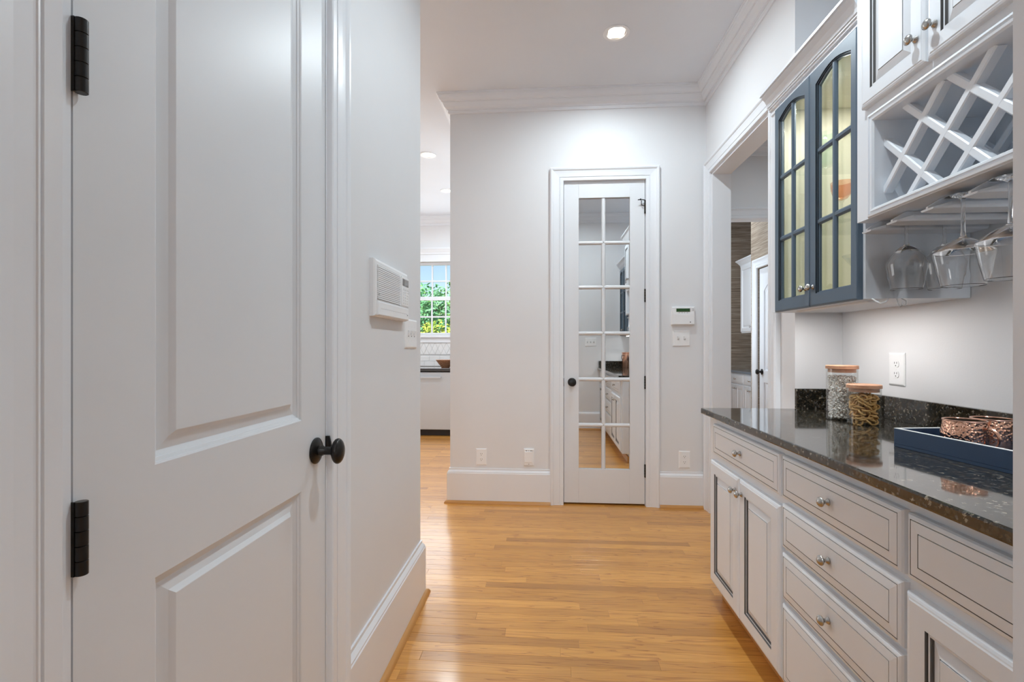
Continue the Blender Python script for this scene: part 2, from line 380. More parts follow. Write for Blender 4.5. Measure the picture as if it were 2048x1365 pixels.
# back wall with the narrow mirrored door
FX0, FX1, FH = .125, .739, 2.445
wb = MB()
wb.box(-.735, FX0, YB, YB + .12, 0, H).box(FX1, XR + .125, YB, YB + .12, 0, H).box(FX0, FX1, YB, YB + .12, FH, H).box(FX0, FX1, YB + .10, YB + .16, 0, FH)
wb.box(-.735, -.615, YB + .12, 7.06, 0, H)
build('wall_back', wb, 'wall_paint', label='pale grey end wall around the narrow mirrored door', kind='structure')
# right wall with the cased opening
OY0, OY1, OH = 2.625, 3.535, 2.43
wr = MB()
wr.box(XR, XR + .125, YE, OY0, 0, H).box(XR, XR + .125, OY1, YB, 0, H).box(XR, XR + .125, OY0, OY1, OH, H)
wr.box(XR + .125, XA + .12, YE, YE + .12, 0, H)
build('wall_right', wr, 'wall_paint', label='pale grey right wall with a wide cased opening', kind='structure')
build('wall_alcove', MB().box(XA, XA + .12, YF - .12, YE, 0, H), 'wall_paint', label='wall at the back of the cabinet alcove', kind='structure')
SX = .325
wf = MB()
wf.box(SX, XA, YF - .12, YF, 0, H).box(-4.1, XL, YF - .12, YF - .02, 0, H).box(XL, SX, YF - .12, YF, 2.43, H)
build('wall_front', wf, 'wall_paint', label='near wall stub at the right edge beside the cabinets', kind='structure')
# rear room behind the camera
wre = MB(); wre.box(-3.6, -3.5, -4.1, .22, 0, H).box(2.9, 3.0, -4.1, .22, 0, H).box(-3.6, 3.0, -4.1, -4.0, 0, H).box(XA, 3.0, .12, .22, 0, H)
build('wall_rear', wre, 'wall_paint', label='walls of the room behind the viewpoint', kind='structure')
# kitchen walls
KW0, KW1, KZ0, KZ1 = -2.12, -1.06, 1.354, 2.44
KY = 7.0
wk = MB()
wk.box(-4.1, KW0, KY, KY + .12, 0, H).box(KW1, -.6, KY, KY + .12, 0, H).box(KW0, KW1, KY, KY + .12, 0, KZ0).box(KW0, KW1, KY, KY + .12, KZ1, H).box(-4.1, -4.0, 2.15, KY + .12, 0, H)
wall_kitchen = build('wall_kitchen', wk, 'wall_paint', label='white kitchen wall around the far window', kind='structure')
# second room beyond the cased opening, and the laundry room behind it
HY = 4.66; HX0, HX1, HZ = 1.52, 2.345, 2.385
w2 = MB()
w2.box(XR + .125, HX0, HY, HY + .12, 0, H).box(HX1, 3.6, HY, HY + .12, 0, H).box(HX0, HX1, HY, HY + .12, HZ, H).box(3.5, 3.6, YE, HY, 0, H).box(XA + .12, 3.5, YE - .1, YE, 0, H)
w2.box(XR + .005, XR + .125, YB + .12, 7.7, 0, H)
build('wall_side_room', w2, 'wall_paint', label='grey walls of the room beyond the cased opening', kind='structure')
LX, LY = 2.35, 5.75
w3 = MB(); w3.box(LX, LX + .12, HY + .12, 4.84, 0, H).box(LX, LX + .12, 5.56, LY, 0, H).box(LX, LX + .12, 4.84, 5.56, 2.06, H).box(LX + .07, LX + .12, 4.84, 5.56, 0, 2.06)
w3.box(LX + .12, 3.5, LY - .12, LY, 0, H).box(3.4, 3.5, LY, 7.7, 0, H).box(XR + .125, 3.4, 7.58, 7.7, 0, H)
build('wall_laundry', w3, 'grasscloth', label='brown grasscloth papered walls of the far room', kind='structure')

# ------------------------------------------------------------------ trim
CROWN = [(0, H), (.088, H), (.088, H - .012), (.083, H - .012), (.083, H - .018), (.078, H - .022), (.075, H - .034), (.066, H - .048), (.056, H - .056), (.056, H - .062), (.050, H - .062), (.046, H - .070), (.038, H - .088), (.028, H - .098), (.022, H - .101), (.022, H - .108), (.013, H - .108), (.013, H - .128), (.009, H - .132), (0, H - .132)]
build('trim_crown_hall', MB().sweep([(XA, YF), (XA, YE), (XR, YE), (XR, YB), (-.735, YB), (-.735, KY), (-4.0, KY), (-4.0, 2.27), (XL, 2.27), (XL, YF)], CROWN, FLAT, closed=True), 'trim_paint', smooth=False, label='white stepped crown moulding round the hall ceiling', kind='structure')
build('trim_crown_side_room', MB().sweep([(XR + .125, YE), (3.5, YE), (3.5, HY), (XR + .125, HY)], CROWN, FLAT, closed=True), 'trim_paint', label='white crown moulding in the room beyond the opening', kind='structure')
BASE = [(0, 0), (.021, 0), (.021, .226), (.018, .230), (.018, .236), (.007, .250), (.007, .262), (0, .262)]
SHOE = [(.021, 0), (.040, 0), (.039, .008), (.034, .016), (.027, .020), (.021, .021)]
def baseb(n, path, what, shoe=None):
    b_ = build('baseboard_' + n, MB().sweep(path, BASE, FLAT), 'trim_paint', label='tall white baseboard ' + what, kind='structure')
    build('trim_shoe_' + n, MB().sweep(shoe or path, SHOE, FLAT), 'oak_trim', smooth=True, label='oak shoe moulding along the baseboard ' + what, kind='structure')
baseb('left', [(-4.0, 2.27), (XL, 2.27), (XL, 1.386)], 'below the wall intercom')
baseb('back', [(.030, YB), (-.735, YB), (-.735, KY - .66)], 'left of the mirrored door')
baseb('right', [(XR - .022, YB), (.836, YB)], 'right of the mirrored door')
baseb('front', [(.43, YF), (.775, YF)], 'on the near wall beside the cabinets')

CAS = [(0, 0), (0, .015), (.003, .018), (.024, .018), (.0255, .0155), (.0275, .0155), (.029, .0185), (.0315, .019), (.033, .0174), (.036, .0174), (.058, .0196), (.074, .0222), (.078, .026), (.084, .029), (.092, .030), (.097, .025), (.100, .024), (.100, 0)]
def casing(name, u0, u1, vt, M, label, flip=False):
    pth = [(u0, 0), (u0, vt), (u1, vt), (u1, 0)]
    o = build(name, MB().sweep(pth, CAS, M), 'trim_paint', label=label, kind='structure'); return o
# offset is to the left of the path: going up the u0 side, left = smaller u
casing('trim_casing_closet', DY0 - .006 - .014, DY1 + .004, DH + .006, MXpos(XL), 'white moulded casing round the closet door')
casing('trim_casing_mirror_door', FX0 + .003, FX1 - .003, FH - .012, MYneg(YB), 'white moulded casing round the mirrored door')
casing('trim_casing_opening', OY0 - .002, OY1 + .002, OH, MXneg(XR), 'white moulded casing round the wide opening')
casing('trim_casing_far_opening', HX0, HX1, HZ, MYneg(HY), 'white casing over the far room opening')
casing('trim_casing_laundry_door', 4.834, 5.566, 2.066, MXneg(LX), 'white casing round the laundry door')
build('trim_casing_near', MB().sweep([(SX - .006, 2.436), (SX - .006, 0)][::-1], [(-a, b_) for a, b_ in CAS], MYpos(YF)), 'trim_paint', label='white casing edge on the near wall at the right border', kind='structure')
# jamb linings
build('trim_jamb_opening', MB().box(XR - .001, XR + .126, OY1 - .018, OY1 + .001, 0, OH - .018).box(XR - .001, XR + .126, OY0 - .001, OY0 + .018, 0, OH - .018).box(XR - .001, XR + .126, OY0, OY1, OH - .018, OH + .001), 'trim_paint', label='white flat jamb lining of the wide opening', kind='structure')
build('trim_jamb_closet', MB().box(XL - .11, XL + .0005, DY0 - .012, DY0 + .004, 0, DH).box(XL - .11, XL + .0005, DY1 - .002, DY1 + .016, 0, DH).box(XL - .11, XL - .04, DY0, DY0 + .02, 0, DH).box(XL - .11, XL - .04, DY1 - .02, DY1, 0, DH).box(XL - .11, XL, DY0, DY1, DH - .004, DH + .012), 'trim_paint', label='white jamb of the closet door', kind='structure')
build('trim_jamb_mirror_door', MB().box(FX0 - .001, FX0 + .004, YB - .001, YB + .10, 0, FH).box(FX1 - .004, FX1 + .001, YB - .001, YB + .10, 0, FH).box(FX0, FX1, YB - .001, YB + .10, FH - .004, FH + .001), 'trim_paint', label='white jamb of the mirrored door', kind='structure')

# ------------------------------------------------------------------ door_1: two panel closet door
d1 = thing('door_1', (XL, .93, 0), 'two-panel grey painted closet door with dark hinges', kind='structure')
y0, y1, zt = .574, 1.277, 2.438
pan = [(1.004, 2.30), (.25, .830)]                       # openings in z
uy0, uy1 = .703, 1.150
mb = MB(); M = MXpos(XL - .036)
T = .036
def slab(u0, u1, v0, v1): mb.box(XL - T, XL - .0008, u0, u1, v0, v1)
slab(y0, uy0, .012, zt); slab(uy1, y1, .012, zt); slab(uy0, uy1, pan[0][1], zt); slab(uy0, uy1, pan[1][1], pan[0][0]); slab(uy0, uy1, .012, pan[1][0])
build('frame', mb, 'door_paint', d1)
for z0, z1 in pan:
    p = MB().stepped(MXpos(XL - .001), uy0, uy1, z0, z1, [(0, -.03), (0, 0), (.003, -.0015), (.0035, -.004), (.009, -.0065), (.0095, -.009), (.016, -.0125), (.018, -.0135), (.0375, -.0090), (.0455, -.0025), (.0465, -.0022)])
    build('raised_panel', p, 'door_paint', d1)
for z in (.28, .894, 1.510, 2.13):
    hg = MB()
    for k in range(5): hg.lathe([(.0066, 0), (.0074, .0006), (.0074, .0180), (.0066, .0186)], (XL + .0070, y0 + .0035, z + k * .0189), seg=14)
    hg.box(XL - .002, XL + .0045, y0 - .0042, y0 - .0022, z, z + .0945)
    build('hinge', hg, 'bronze', d1, smooth=True, label='dark bronze barrel hinge')
build('knob_rose', MB().lathe([(.0, 0), (.034, 0), (.034, .003), (.030, .006), (.020, .009), (.0, .010)], (XL, 1.222, .915), (1, 0, 0), 40), 'bronze', d1, smooth=True)
ks = MB().lathe([(.0, 0), (.0135, .004), (.0135, .012), (.0105, .018), (.0105, .034), (.013, .039), (.020, .0415), (.0255, .0445), (.0290, .048), (.0305, .0515), (.0305, .055), (.029, .0585), (.0255, .0620), (.020, .0650), (.012, .0675), (.0, .0685)], (XL + .006, 1.222, .915), (1, 0, 0), 40)
ks.v = [(p[0], 1.222 + (p[1] - 1.222) * (.86 if p[0] > XL + .044 else 1), .915 + (p[2] - .915) * (1.08 if p[0] > XL + .044 else 1)) for p in ks.v]
build('door_knob', ks, 'bronze', d1, smooth=True, label='dark bronze egg-shaped knob')
sp_ = [(XL - .002, .893)] + [(XL + .016 - .007 * (1 - math.cos(q * math.pi / 12)), .893 + .050 * q / 6 if q < 6 else .943) for q in range(7)] + [(XL - .002, .943)]
build('strike_plate', MB().loops([[(x_, y_, z_) for x_, z_ in sp_] for y_ in (1.2790, 1.2848)], cap0=True, cap1=True), 'bronze', d1, label='dark strike plate lip')

# ------------------------------------------------------------------ door_2: narrow mirrored door
YD = YB + .006
d2 = thing('door_2', (.43, YD, 0), 'narrow white door with twelve mirrored panes', kind='structure')
gx0, gx1, gz0, gz1 = .243, .622, .269, 2.308
mb = MB()
lx0, lx1 = .1315, .7315
mb.box(lx0, gx0, YD, YD + .035, .014, 2.437).box(gx1, lx1, YD, YD + .035, .014, 2.437).box(gx0, gx1, YD, YD + .035, gz1, 2.437).box(gx0, gx1, YD, YD + .035, .014, gz0)
build('frame', mb, 'door_paint', d2, bev=.0015)
zm = [1.972, 1.637, 1.290, .943, .599]; xm = .428
mprof = lambda w: [(-w / 2, 0), (-w / 2 + .004, .010), (-.004, .014), (.004, .014), (w / 2 - .004, .010), (w / 2, 0)]
for i, z in enumerate(zm):
    build('muntin', MB().loops([[(x, YD + .018 - n, z + o) for o, n in mprof(.030)] for x in (gx0 - .001, gx1 + .001)], cap0=True, cap1=True), 'door_paint', d2)
build('muntin', MB().loops([[(xm + o, YD + .018 - n, z) for o, n in mprof(.032)] for z in (gz0 - .001, gz1 + .001)], cap0=True, cap1=True), 'door_paint', d2)
zs = [gz1] + zm + [gz0]
for i in range(6):
    for xa, xb in ((gx0, xm), (xm, gx1)):
        build('pane', MB().box(xa, xb, YD + .0175, YD + .021, zs[i + 1], zs[i]), 'mirror', d2)
for z in (.215, .874, 1.522, 2.181):
    hg = MB()
    for k in range(5): hg.lathe([(.006, 0), (.007, .0008), (.007, .0182), (.006, .019)], (lx1 + .002, YD - .007, z + k * .0196), seg=12)
    build('hinge', hg, 'bronze', d2, smooth=True)
st = MB().tube([(lx1 + .002, YD - .012, 2.279), (.700, YD - .026, 2.281), (.676, YD - .030, 2.277)], .0035, 8).lathe([(.0065, 0), (.0065, .008)], (.699, YD - .026, 2.281), (-1, 0, 0), 10).tube([(lx1, YD - .012, 2.235), (.705, YD - .014, 2.243), (.703, YD - .022, 2.275)], .0028, 8)
build('door_stop', st, 'bronze', d2, smooth=True, label='dark hinge-pin door stop')
build('knob_rose', MB().lathe([(0, 0), (.032, 0), (.032, .003), (.022, .008), (0, .009)], (.192, YD, .922), (0, -1, 0), 24), 'bronze', d2, smooth=True)
build('door_knob', MB().lathe([(0, 0), (.0105, .005), (.0105, .028), (.022, .036), (.029, .043), (.029, .048), (.022, .057), (0, .061)], (.192, YD - .004, .922), (0, -1, 0), 24), 'bronze', d2, smooth=True)
build('latch_plate', MB().box(lx0 - .004, lx0 + .001, YD - .001, YD + .01, .890, .952), 'bronze', d2)

# ------------------------------------------------------------------ door_3: laundry room door
d3 = thing('door_3', (LX, 5.2, 0), 'white arched-panel door in the papered far wall', kind='structure')
mb = MB(); XD3 = LX + .012
def mslab(a, b_, c, d_): mb.box(XD3, XD3 + .035, a, b_, c, d_)
mslab(4.846, 4.955, .012, 2.052); mslab(5.445, 5.554, .012, 2.052); mslab(4.955, 5.445, 1.90, 2.052); mslab(4.955, 5.445, .80, .93); mslab(4.955, 5.445, .012, .24)
build('frame', mb, 'trim_paint', d3)
def archpanel(u0, u1, v0, v1, rise, M, steps, K=10):
    lp = []; mt = []
    for st in steps:
        i, n = st[0], st[1]; a, b_, c, d_ = u0 + i, u1 - i, v0 + i, v1 - i - rise
        pts = [M(a, c, n), M(b_, c, n)]
        for k in range(K + 1):
            t = k / K; u = b_ + (a - b_) * t; pts.append(M(u, d_ + rise * math.sin(math.pi * t) ** .8, n))
        lp.append(pts); mt.append(st[2] if len(st) > 2 else 0)
    return MB().loops(lp, mt[1:], cap0=True, cap1=True)
build('raised_panel', archpanel(4.955, 5.445, .93, 1.90, .10, MXneg(XD3 + .004), [(0, -.02), (.0, -.004), (.012, -.012), (.020, -.012), (.050, -.002)]), 'trim_paint', d3)
mb = MB(); 
for k in range(10):
    t0, t1 = k / 10, (k + 1) / 10; ua, ub = 5.445 - .49 * t0, 5.445 - .49 * t1; za, zb = 1.80 + .10 * math.sin(math.pi * t0) ** .8, 1.80 + .10 * math.sin(math.pi * t1) ** .8
    mb.add([(XD3, ua, za), (XD3, ub, zb), (XD3, ub, 1.902), (XD3, ua, 1.902), (XD3 + .03, ua, za), (XD3 + .03, ub, zb), (XD3 + .03, ub, 1.902), (XD3 + .03, ua, 1.902)], [(0, 1, 2, 3), (7, 6, 5, 4), (0, 4, 5, 1), (1, 5, 6, 2), (2, 6, 7, 3), (3, 7, 4, 0)])
build('arched_rail', mb, 'trim_paint', d3)
build('raised_panel', MB().stepped(MXneg(XD3 + .004), 4.955, 5.445, .24, .80, [(0, -.02), (0, -.004), (.012, -.012), (.02, -.012), (.05, -.002)]), 'trim_paint', d3)
build('door_knob', MB().lathe([(0, 0), (.032, 0), (.032, .004), (.012, .010), (.011, .034), (.026, .042), (.030, .052), (.024, .062), (0, .066)], (XD3, 5.49, .915), (-1, 0, 0), 20), 'bronze', d3, smooth=True)

# ------------------------------------------------------------------ cabinet fronts
def drawer_steps(g=1): return [(0, 0), (0, .012), (.003, .016), (.008, .018), (.011, .0185), (.0112, .016, g), (.0128, .016, g), (.013, .0185), (.034, .0205), (.0342, .0185, g), (.0358, .0185, g), (.036, .0205)]
def door_steps(g=1, w=.055): return [(0, 0), (0, .012), (.003, .016), (.008, .018), (.011, .0185), (.014, .020), (w, .020), (w + .0005, .012, g), (w + .003, .012, g), (w + .0035, .0155), (w + .008, .0155), (w + .0085, .010, g), (w + .012, .010, g), (w + .034, .0175), (w + .0342, .0155, g), (w + .0358, .0155, g), (w + .036, .0185)]
KNOB = [(0, 0), (.0095, 0), (.0095, .0020), (.0075, .0045), (.0048, .008), (.0048, .011), (.0080, .0145), (.0125, .0175), (.0138, .0205), (.0125, .0240), (.0070, .0280), (0, .0300)]
def knob(parent, loc, ax): return build('knob', MB().lathe(KNOB, loc, ax, 16), 'nickel', parent, smooth=True, label='satin nickel knob')

XF = .775                                                # face of the base cabinets
ZC0, ZC1 = .868, .896                                    # worktop
def base_body(t, ya, yb, end_panel=False):
    mb = MB(); mb.box(XF, 1.375, ya, yb, .092, ZC0).box(XF + .072, 1.375, ya, yb, 0, .092)
    build('body', mb, 'cabinet_paint', t)
    build('toe_strip', MB().box(XF + .052, XF + .0715, ya, yb, 0, .062), 'oak_trim', t, bev=.004, label='oak strip along the toe kick')
def base_drawer(t, ya, yb, za, zb, kn=True):
    d = build('drawer', MB().stepped(MXneg(XF), ya, yb, za, zb, drawer_steps()), ['cabinet_paint', 'glaze'], t)
    if kn: knob(d, (XF - .0205, (ya + yb) / 2, (za + zb) / 2), (-1, 0, 0))
def base_door(t, ya, yb, za, zb, ky):
    d = build('door', MB().stepped(MXneg(XF), ya, yb, za, zb, door_steps()), ['cabinet_paint', 'glaze'], t)
    knob(d, (XF - .020, ky, zb - .055), (-1, 0, 0))
t = thing('base_cabinet', (1.0, 1.98, 0), 'white base cabinet nearest the mirrored door, one drawer over two doors', 'cabinet')
base_body(t, 1.626, 2.350)
base_drawer(t, 1.634, 2.262, .700, .838); base_door(t, 1.967, 2.296, .110, .668, 1.996); base_door(t, 1.632, 1.963, .110, .668, 1.934)
build('end_panel', MB().stepped(MYpos(2.350), XF + .01, 1.16, .10, .85, [(0, 0), (0, .006), (.055, .006), (.058, .001), (.062, .001), (.09, .005)]), 'cabinet_paint', t)
t = thing('base_cabinet', (1.0, 1.355, 0), 'white base cabinet with a stack of four drawers', 'cabinet')
base_body(t, 1.084, 1.626)
for za, zb in ((.700, .838), (.541, .683), (.376, .526), (.110, .361)): base_drawer(t, 1.090, 1.618, za, zb)
t = thing('base_cabinet', (1.0, .73, 0), 'white base cabinet at the right frame edge, wide drawer over doors', 'cabinet')
base_body(t, YF + .004, 1.084)
base_drawer(t, .430, 1.076, .700, .838, True); base_door(t, .755, 1.079, .110, .672, .783); base_door(t, .425, .751, .110, .672, .722)

ct = thing('countertop', (1.06, 1.36, ZC0), 'dark speckled polished granite worktop on the white base cabinets', 'countertop')
build('slab', MB().box(.735, XA, YF, 2.368, ZC0, ZC1), 'granite', ct, bev=.005)
build('backsplash', MB().box(XA - .020, XA, YF, YE - .0005, ZC1, .988), 'granite', ct, bev=.002)
build('backsplash', MB().box(.748, XA - .0205, YF, YF + .019, ZC1, .988), 'granite', ct, bev=.002)
build('backsplash', MB().box(XR - .002, XA - .0205, YE - .019, YE, ZC1, .990), 'granite', ct, bev=.002)

# ------------------------------------------------------------------ blue glass-front wall cabinet
BZ0, BZ1 = 1.345, 2.268
def arch_frame(ya, yb, za, zb, ga, gb, gz0, gzs, rise, x0):
    # door leaf with an arched light; front at x0, thickness .02
    K = 10; M = MXneg(x0 + .02); loops = []; mats = []
    def inner(i, n):
        a, b_, c = ga - i, gb + i, gz0 - i
        p = [M(a, c, n), M(b_, c, n)]
        for k in range(K + 1):
            t_ = k / K; p.append(M(b_ + (a - b_) * t_, gzs + i + rise * math.sin(math.pi * t_), n))
        return p
    def outer(i, n):
        a, b_, c, d_ = ya + i, yb - i, za + i, zb - i
        p = [M(a, c, n), M(b_, c, n)]
        for k in range(K + 1):
            t_ = k / K; u = (gb + (ga - gb) * t_) if 0 < k < K else (b_ if k == 0 else a); p.append(M(u, d_, n))
        return p
    loops = [inner(0, 0), outer(0, 0), outer(0, .015), outer(.003, .019), outer(.006, .020), inner(.008, .020), inner(.0075, .015), inner(.004, .015), inner(.0035, .010), inner(0, .008), inner(0, 0)]
    mats = [0, 0, 0, 0, 0, 1, 0, 1, 0, 0]
    return MB().loops(loops, mats)
def blue_cabinet(ya, yb, label, fa=.012, fb=.070):
    """glass cabinet between y = ya and yb (ya nearer the camera)"""
    t = thing('glass_cabinet', (1.22, (ya + yb) / 2, BZ0), label, 'cabinet', 'blue glass-front wall cabinets')
    x0, x1 = 1.06, 1.388
    o = MB(); o.box(x0, x1, ya - fa, ya + .006, BZ0 + .002, BZ1 + .03).box(x0, x1, yb - .004, yb + fb, BZ0 + .002, BZ1 + .03).box(x0 + .01, x1, ya + .006, yb - .004, BZ0 + .002, BZ0 + .016).box(x0, x1, ya - fa, yb + fb, BZ1 + .012, BZ1 + .034)
    o.box(x0, x0 + .018, ya, yb, BZ1 - .008, BZ1 + .012)
    build('carcass', o, 'cabinet_paint', t)
    i = MB(); i.box(x0 + .02, x1 - .008, ya + .006, ya + .010, BZ0 + .016, BZ1).box(x0 + .02, x1 - .008, yb - .008, yb - .004, BZ0 + .016, BZ1).box(x1 - .012, x1 - .004, ya + .006, yb - .004, BZ0 + .016, BZ1).box(x0 + .02, x1 - .012, ya + .01, yb - .008, BZ0 + .016, BZ0 + .020).box(x0 + .02, x1 - .012, ya + .01, yb - .008, BZ1 - .004, BZ1)
    build('lining', i, 'cream_interior', t, label='cream painted interior')
    for z in (1.690, 1.965): build('shelf', MB().box(x0 + .03, x1 - .013, ya + .011, yb - .009, z, z + .007), 'pane_glass', t, label='clear glass shelf')
    # crown along the top
    CR = [(0, BZ1 + .004), (.005, BZ1 + .004), (.005, BZ1 + .022), (.009, BZ1 + .022), (.013, BZ1 + .026), (.013, BZ1 + .034), (.018, BZ1 + .034), (.018, BZ1 + .042), (.022, BZ1 + .042), (.025, BZ1 + .056), (.034, BZ1 + .074), (.048, BZ1 + .088), (.048, BZ1 + .093), (.058, BZ1 + .093), (.058, BZ1 + .104), (0, BZ1 + .104)]
    build('crown', MB().sweep([(x0, yb + fb), (x0, ya - fa)][::-1], CR, FLAT), 'cabinet_paint', t)
    mid = (ya + yb) / 2
    for k, (a, b_) in enumerate(((mid + .0015, yb), (ya, mid - .0015))):
        gA, gB = a + .042, b_ - .046
        if k == 1: gA, gB = a + .040, b_ - .050
        d = build('door', arch_frame(a, b_, BZ0, BZ1, gA, gB, 1.402, 2.196, .030, 1.04), ['blue_paint', 'blue_groove'], t, label='slate blue arched glass door')
        gm = (gA + gB) / 2
        mp = [(-.011, .004), (-.011, .010), (-.005, .0155), (.005, .0155), (.011, .010), (.011, .004)]
        build('muntin', MB().loops([[(1.06 - n, gm + o_, z) for o_, n in mp] for z in (1.400, 2.228)], cap0=True, cap1=True), 'blue_paint', d)
        for z in (1.670, 1.945): build('muntin', MB().loops([[(1.06 - n + .0008, y_, z + o_) for o_, n in mp] for y_ in (gA - .002, gB + .002)], cap0=True, cap1=True), 'blue_paint', d)
        zz = [1.398, 1.670, 1.945, 2.232]
        for q in range(3):
            for c, e in ((gA - .002, gm), (gm, gB + .002)): build('pane', MB().box(1.0605, 1.063, c, e, zz[q], zz[q + 1]), 'pane_glass', d)
        ky = a + .026 if k == 0 else b_ - .026
        knob(d, (1.04, ky, 1.420), (-1, 0, 0))
    return t
blue1 = blue_cabinet(1.702, 2.290, 'slate blue glass-front wall cabinet beside the cased opening')
blue2 = blue_cabinet(.415, 1.003, 'second slate blue glass-front cabinet, seen only in the mirrored door', .070, .012)

# ------------------------------------------------------------------ wine rack wall cabinet
wc = thing('wine_rack_cabinet', (1.2, 1.352, 1.593), 'white wall cabinet with a diagonal wine rack and hanging glass rails', 'cabinet')
wa, wb_ = 1.037, 1.667; WX = 1.02; WZ0, WZ1 = 1.593, 2.52
oa, ob, oz0, oz1 = 1.122, 1.584, 1.621, 1.893
mb = MB()
mb.box(WX, WX + .022, wa, oa, WZ0, WZ1).box(WX, WX + .022, ob, wb_, WZ0, WZ1).box(WX, WX + .022, oa, ob, WZ0, oz0).box(WX, WX + .022, oa, ob, oz1, WZ1)
build('face_frame', mb, 'cabinet_paint', wc)
bead = [(0, 0), (.004, .006), (.010, .007), (.012, .003), (.016, .003), (.018, .007), (.024, .006), (.027, 0)]
build('opening_bead', MB().sweep([(oa, oz0), (oa, oz1), (ob, oz1), (ob, oz0)], bead, MXneg(WX), closed=True), 'cabinet_paint', wc)
mb = MB(); mb.box(WX + .022, 1.388, oa - .07, oa, WZ0 + .001, WZ1).box(WX + .022, 1.388, ob, ob + .09, WZ0 + .001, WZ1).box(WX + .022, 1.388, oa, ob, WZ0 + .001, oz0).box(WX + .022, 1.388, oa, ob, oz1, oz1 + .016).box(1.374, 1.388, oa, ob, oz0, oz1).box(WX + .022, 1.388, oa, ob, oz1 + .016, WZ1)
build('carcass', mb, 'cabinet_paint', wc)
# diagonal slats
def clip(y_, z_, dy, dz, m_=.004):
    ts = []
    t0, t1 = -9, 9
    for p, d_, lo, hi in ((y_, dy, oa - m_, ob + m_), (z_, dz, oz0 - m_, oz1 + m_)):
        a, b_ = (lo - p) / d_, (hi - p) / d_
        t0 = max(t0, min(a, b_)); t1 = min(t1, max(a, b_))
    return (t0, t1) if t1 - t0 > .03 else None
S2 = .5 ** .5
for xs in (1.048, 1.300):
    for fam, vals in ((1, (.240, .397, .554)), (-1, (3.260, 3.110, 2.960))):
        for c in vals:
            yc = 1.355; zc = c + yc if fam == 1 else c - yc
            r = clip(yc, zc, S2, S2 * fam)
            if not r: continue
            wdt = .0105
            pts = []
            for tt in r:
                cy, cz = yc + S2 * tt, zc + S2 * fam * tt; ny, nz = -S2 * fam, S2
                # a slight depth offset keeps the crossing slats from sharing faces
                xo = xs + (.0003 if fam == 1 else 0)
                pts.append([(xo + dx, cy + ny * w_, cz + nz * w_) for dx, w_ in ((.003, -wdt), (0, -wdt + .003), (0, wdt - .003), (.003, wdt), (.024, wdt), (.024, -wdt))])
            build('rack_slat', MB().loops(pts, cap0=True, cap1=True), 'cabinet_paint', wc)
# upper doors
for ya, yb, ky in ((1.3555, 1.622, 1.386), (1.082, 1.3525, 1.322)):
    st = door_steps(1, .048)
    d = build('door', MB().stepped(MXneg(WX), ya, yb, 1.942, 2.475, st), ['cabinet_paint', 'glaze'], wc)
    knob(d, (WX - .0205, ky, 2.020), (-1, 0, 0))
build('crown', MB().sweep([(WX, wb_ + .020), (WX, wa - .020)], [(-a, b_) for a, b_ in [(0, WZ1 - .02), (.006, WZ1 - .02), (.006, WZ1), (.014, WZ1 + .012), (.040, WZ1 + .060), (.058, WZ1 + .078), (.058, WZ1 + .092), (0, WZ1 + .092)]], FLAT), 'cabinet_paint', wc)
# stemware rails: T-shaped strips running back to the wall
for yc in (1.653, 1.538, 1.402, 1.268, 1.136, 1.052):
    prof = [(-.006, WZ0), (-.006, WZ0 - .016), (-.034, WZ0 - .018), (-.034, WZ0 - .028), (-.028, WZ0 - .034), (.028, WZ0 - .034), (.034, WZ0 - .028), (.034, WZ0 - .018), (.006, WZ0 - .016), (.006, WZ0)]
    l0 = [(1.040, yc + o_ * .65, WZ0 - .034 + (z - WZ0 + .034) * .32) for o_, z in prof]
    l1 = [(1.078, yc + o_, z) for o_, z in prof]; l2 = [(1.386, yc + o_, z) for o_, z in prof]
    build('glass_rail', MB().loops([l0, l1, l2], cap0=True, cap1=True), 'cabinet_paint', wc)

# ------------------------------------------------------------------ stemware
def wine_glass(name, x, y_, ztop, prof, label, seg=40, mat='stem_glass', group=None, cat='glass'):
    """prof: (radius, distance from the foot), hanging upside down from ztop"""
    o = build(name, MB().lathe([(r, -h_) for r, h_ in prof], (x, y_, ztop), (0, 0, 1), seg, cap=False), mat, smooth=True)
    tag(o, label, cat, group); return o
ZR = WZ0 - .0128
def stem_prof(shoulder_r, rim_r, stem, blen, sh, rnd):
    out = [(.0, 0), (.037, .0005), (.037, .002), (.012, .005), (.0050, .010), (.0042, .03), (.0042, stem - .02), (.006, stem - .006), (.010, stem)]
    for k in range(1, 8):
        q = k / 7; dome = math.sin(q * math.pi / 2); out.append((.010 + (shoulder_r - .010) * (dome * rnd + q * (1 - rnd)), stem + sh * (q ** (1 + .9 * rnd))))
    out += [(shoulder_r * 1.005, stem + sh + .006), (shoulder_r - (shoulder_r - rim_r) * .45, stem + sh + (blen - sh) * .55), (rim_r, stem + blen)]
    inn = [(r - .0010, h_ - .0012) for r, h_ in out[::-1] if h_ > stem + .002]
    return out + inn
G1 = stem_prof(.053, .041, .078, .135, .055, .5)
G2 = stem_prof(.062, .045, .112, .124, .036, .25)
wine_glass('wine_glass', 1.128, 1.602, ZR, G1, 'leftmost hanging wine glass, rounded bowl, under the wine rack', group='wine glasses hanging under the rack')
wine_glass('wine_glass', 1.240, 1.602, ZR, G1, 'faint wine glass hanging behind the leftmost one', group='wine glasses hanging under the rack')
wine_glass('wine_glass', 1.079, 1.335, ZR, G2, 'largest hanging wine glass with wide angled shoulders', group='wine glasses hanging under the rack')
wine_glass('wine_glass', 1.075, 1.202, ZR, G2, 'hanging wine glass cut off by the right-hand wall', group='wine glasses hanging under the rack')

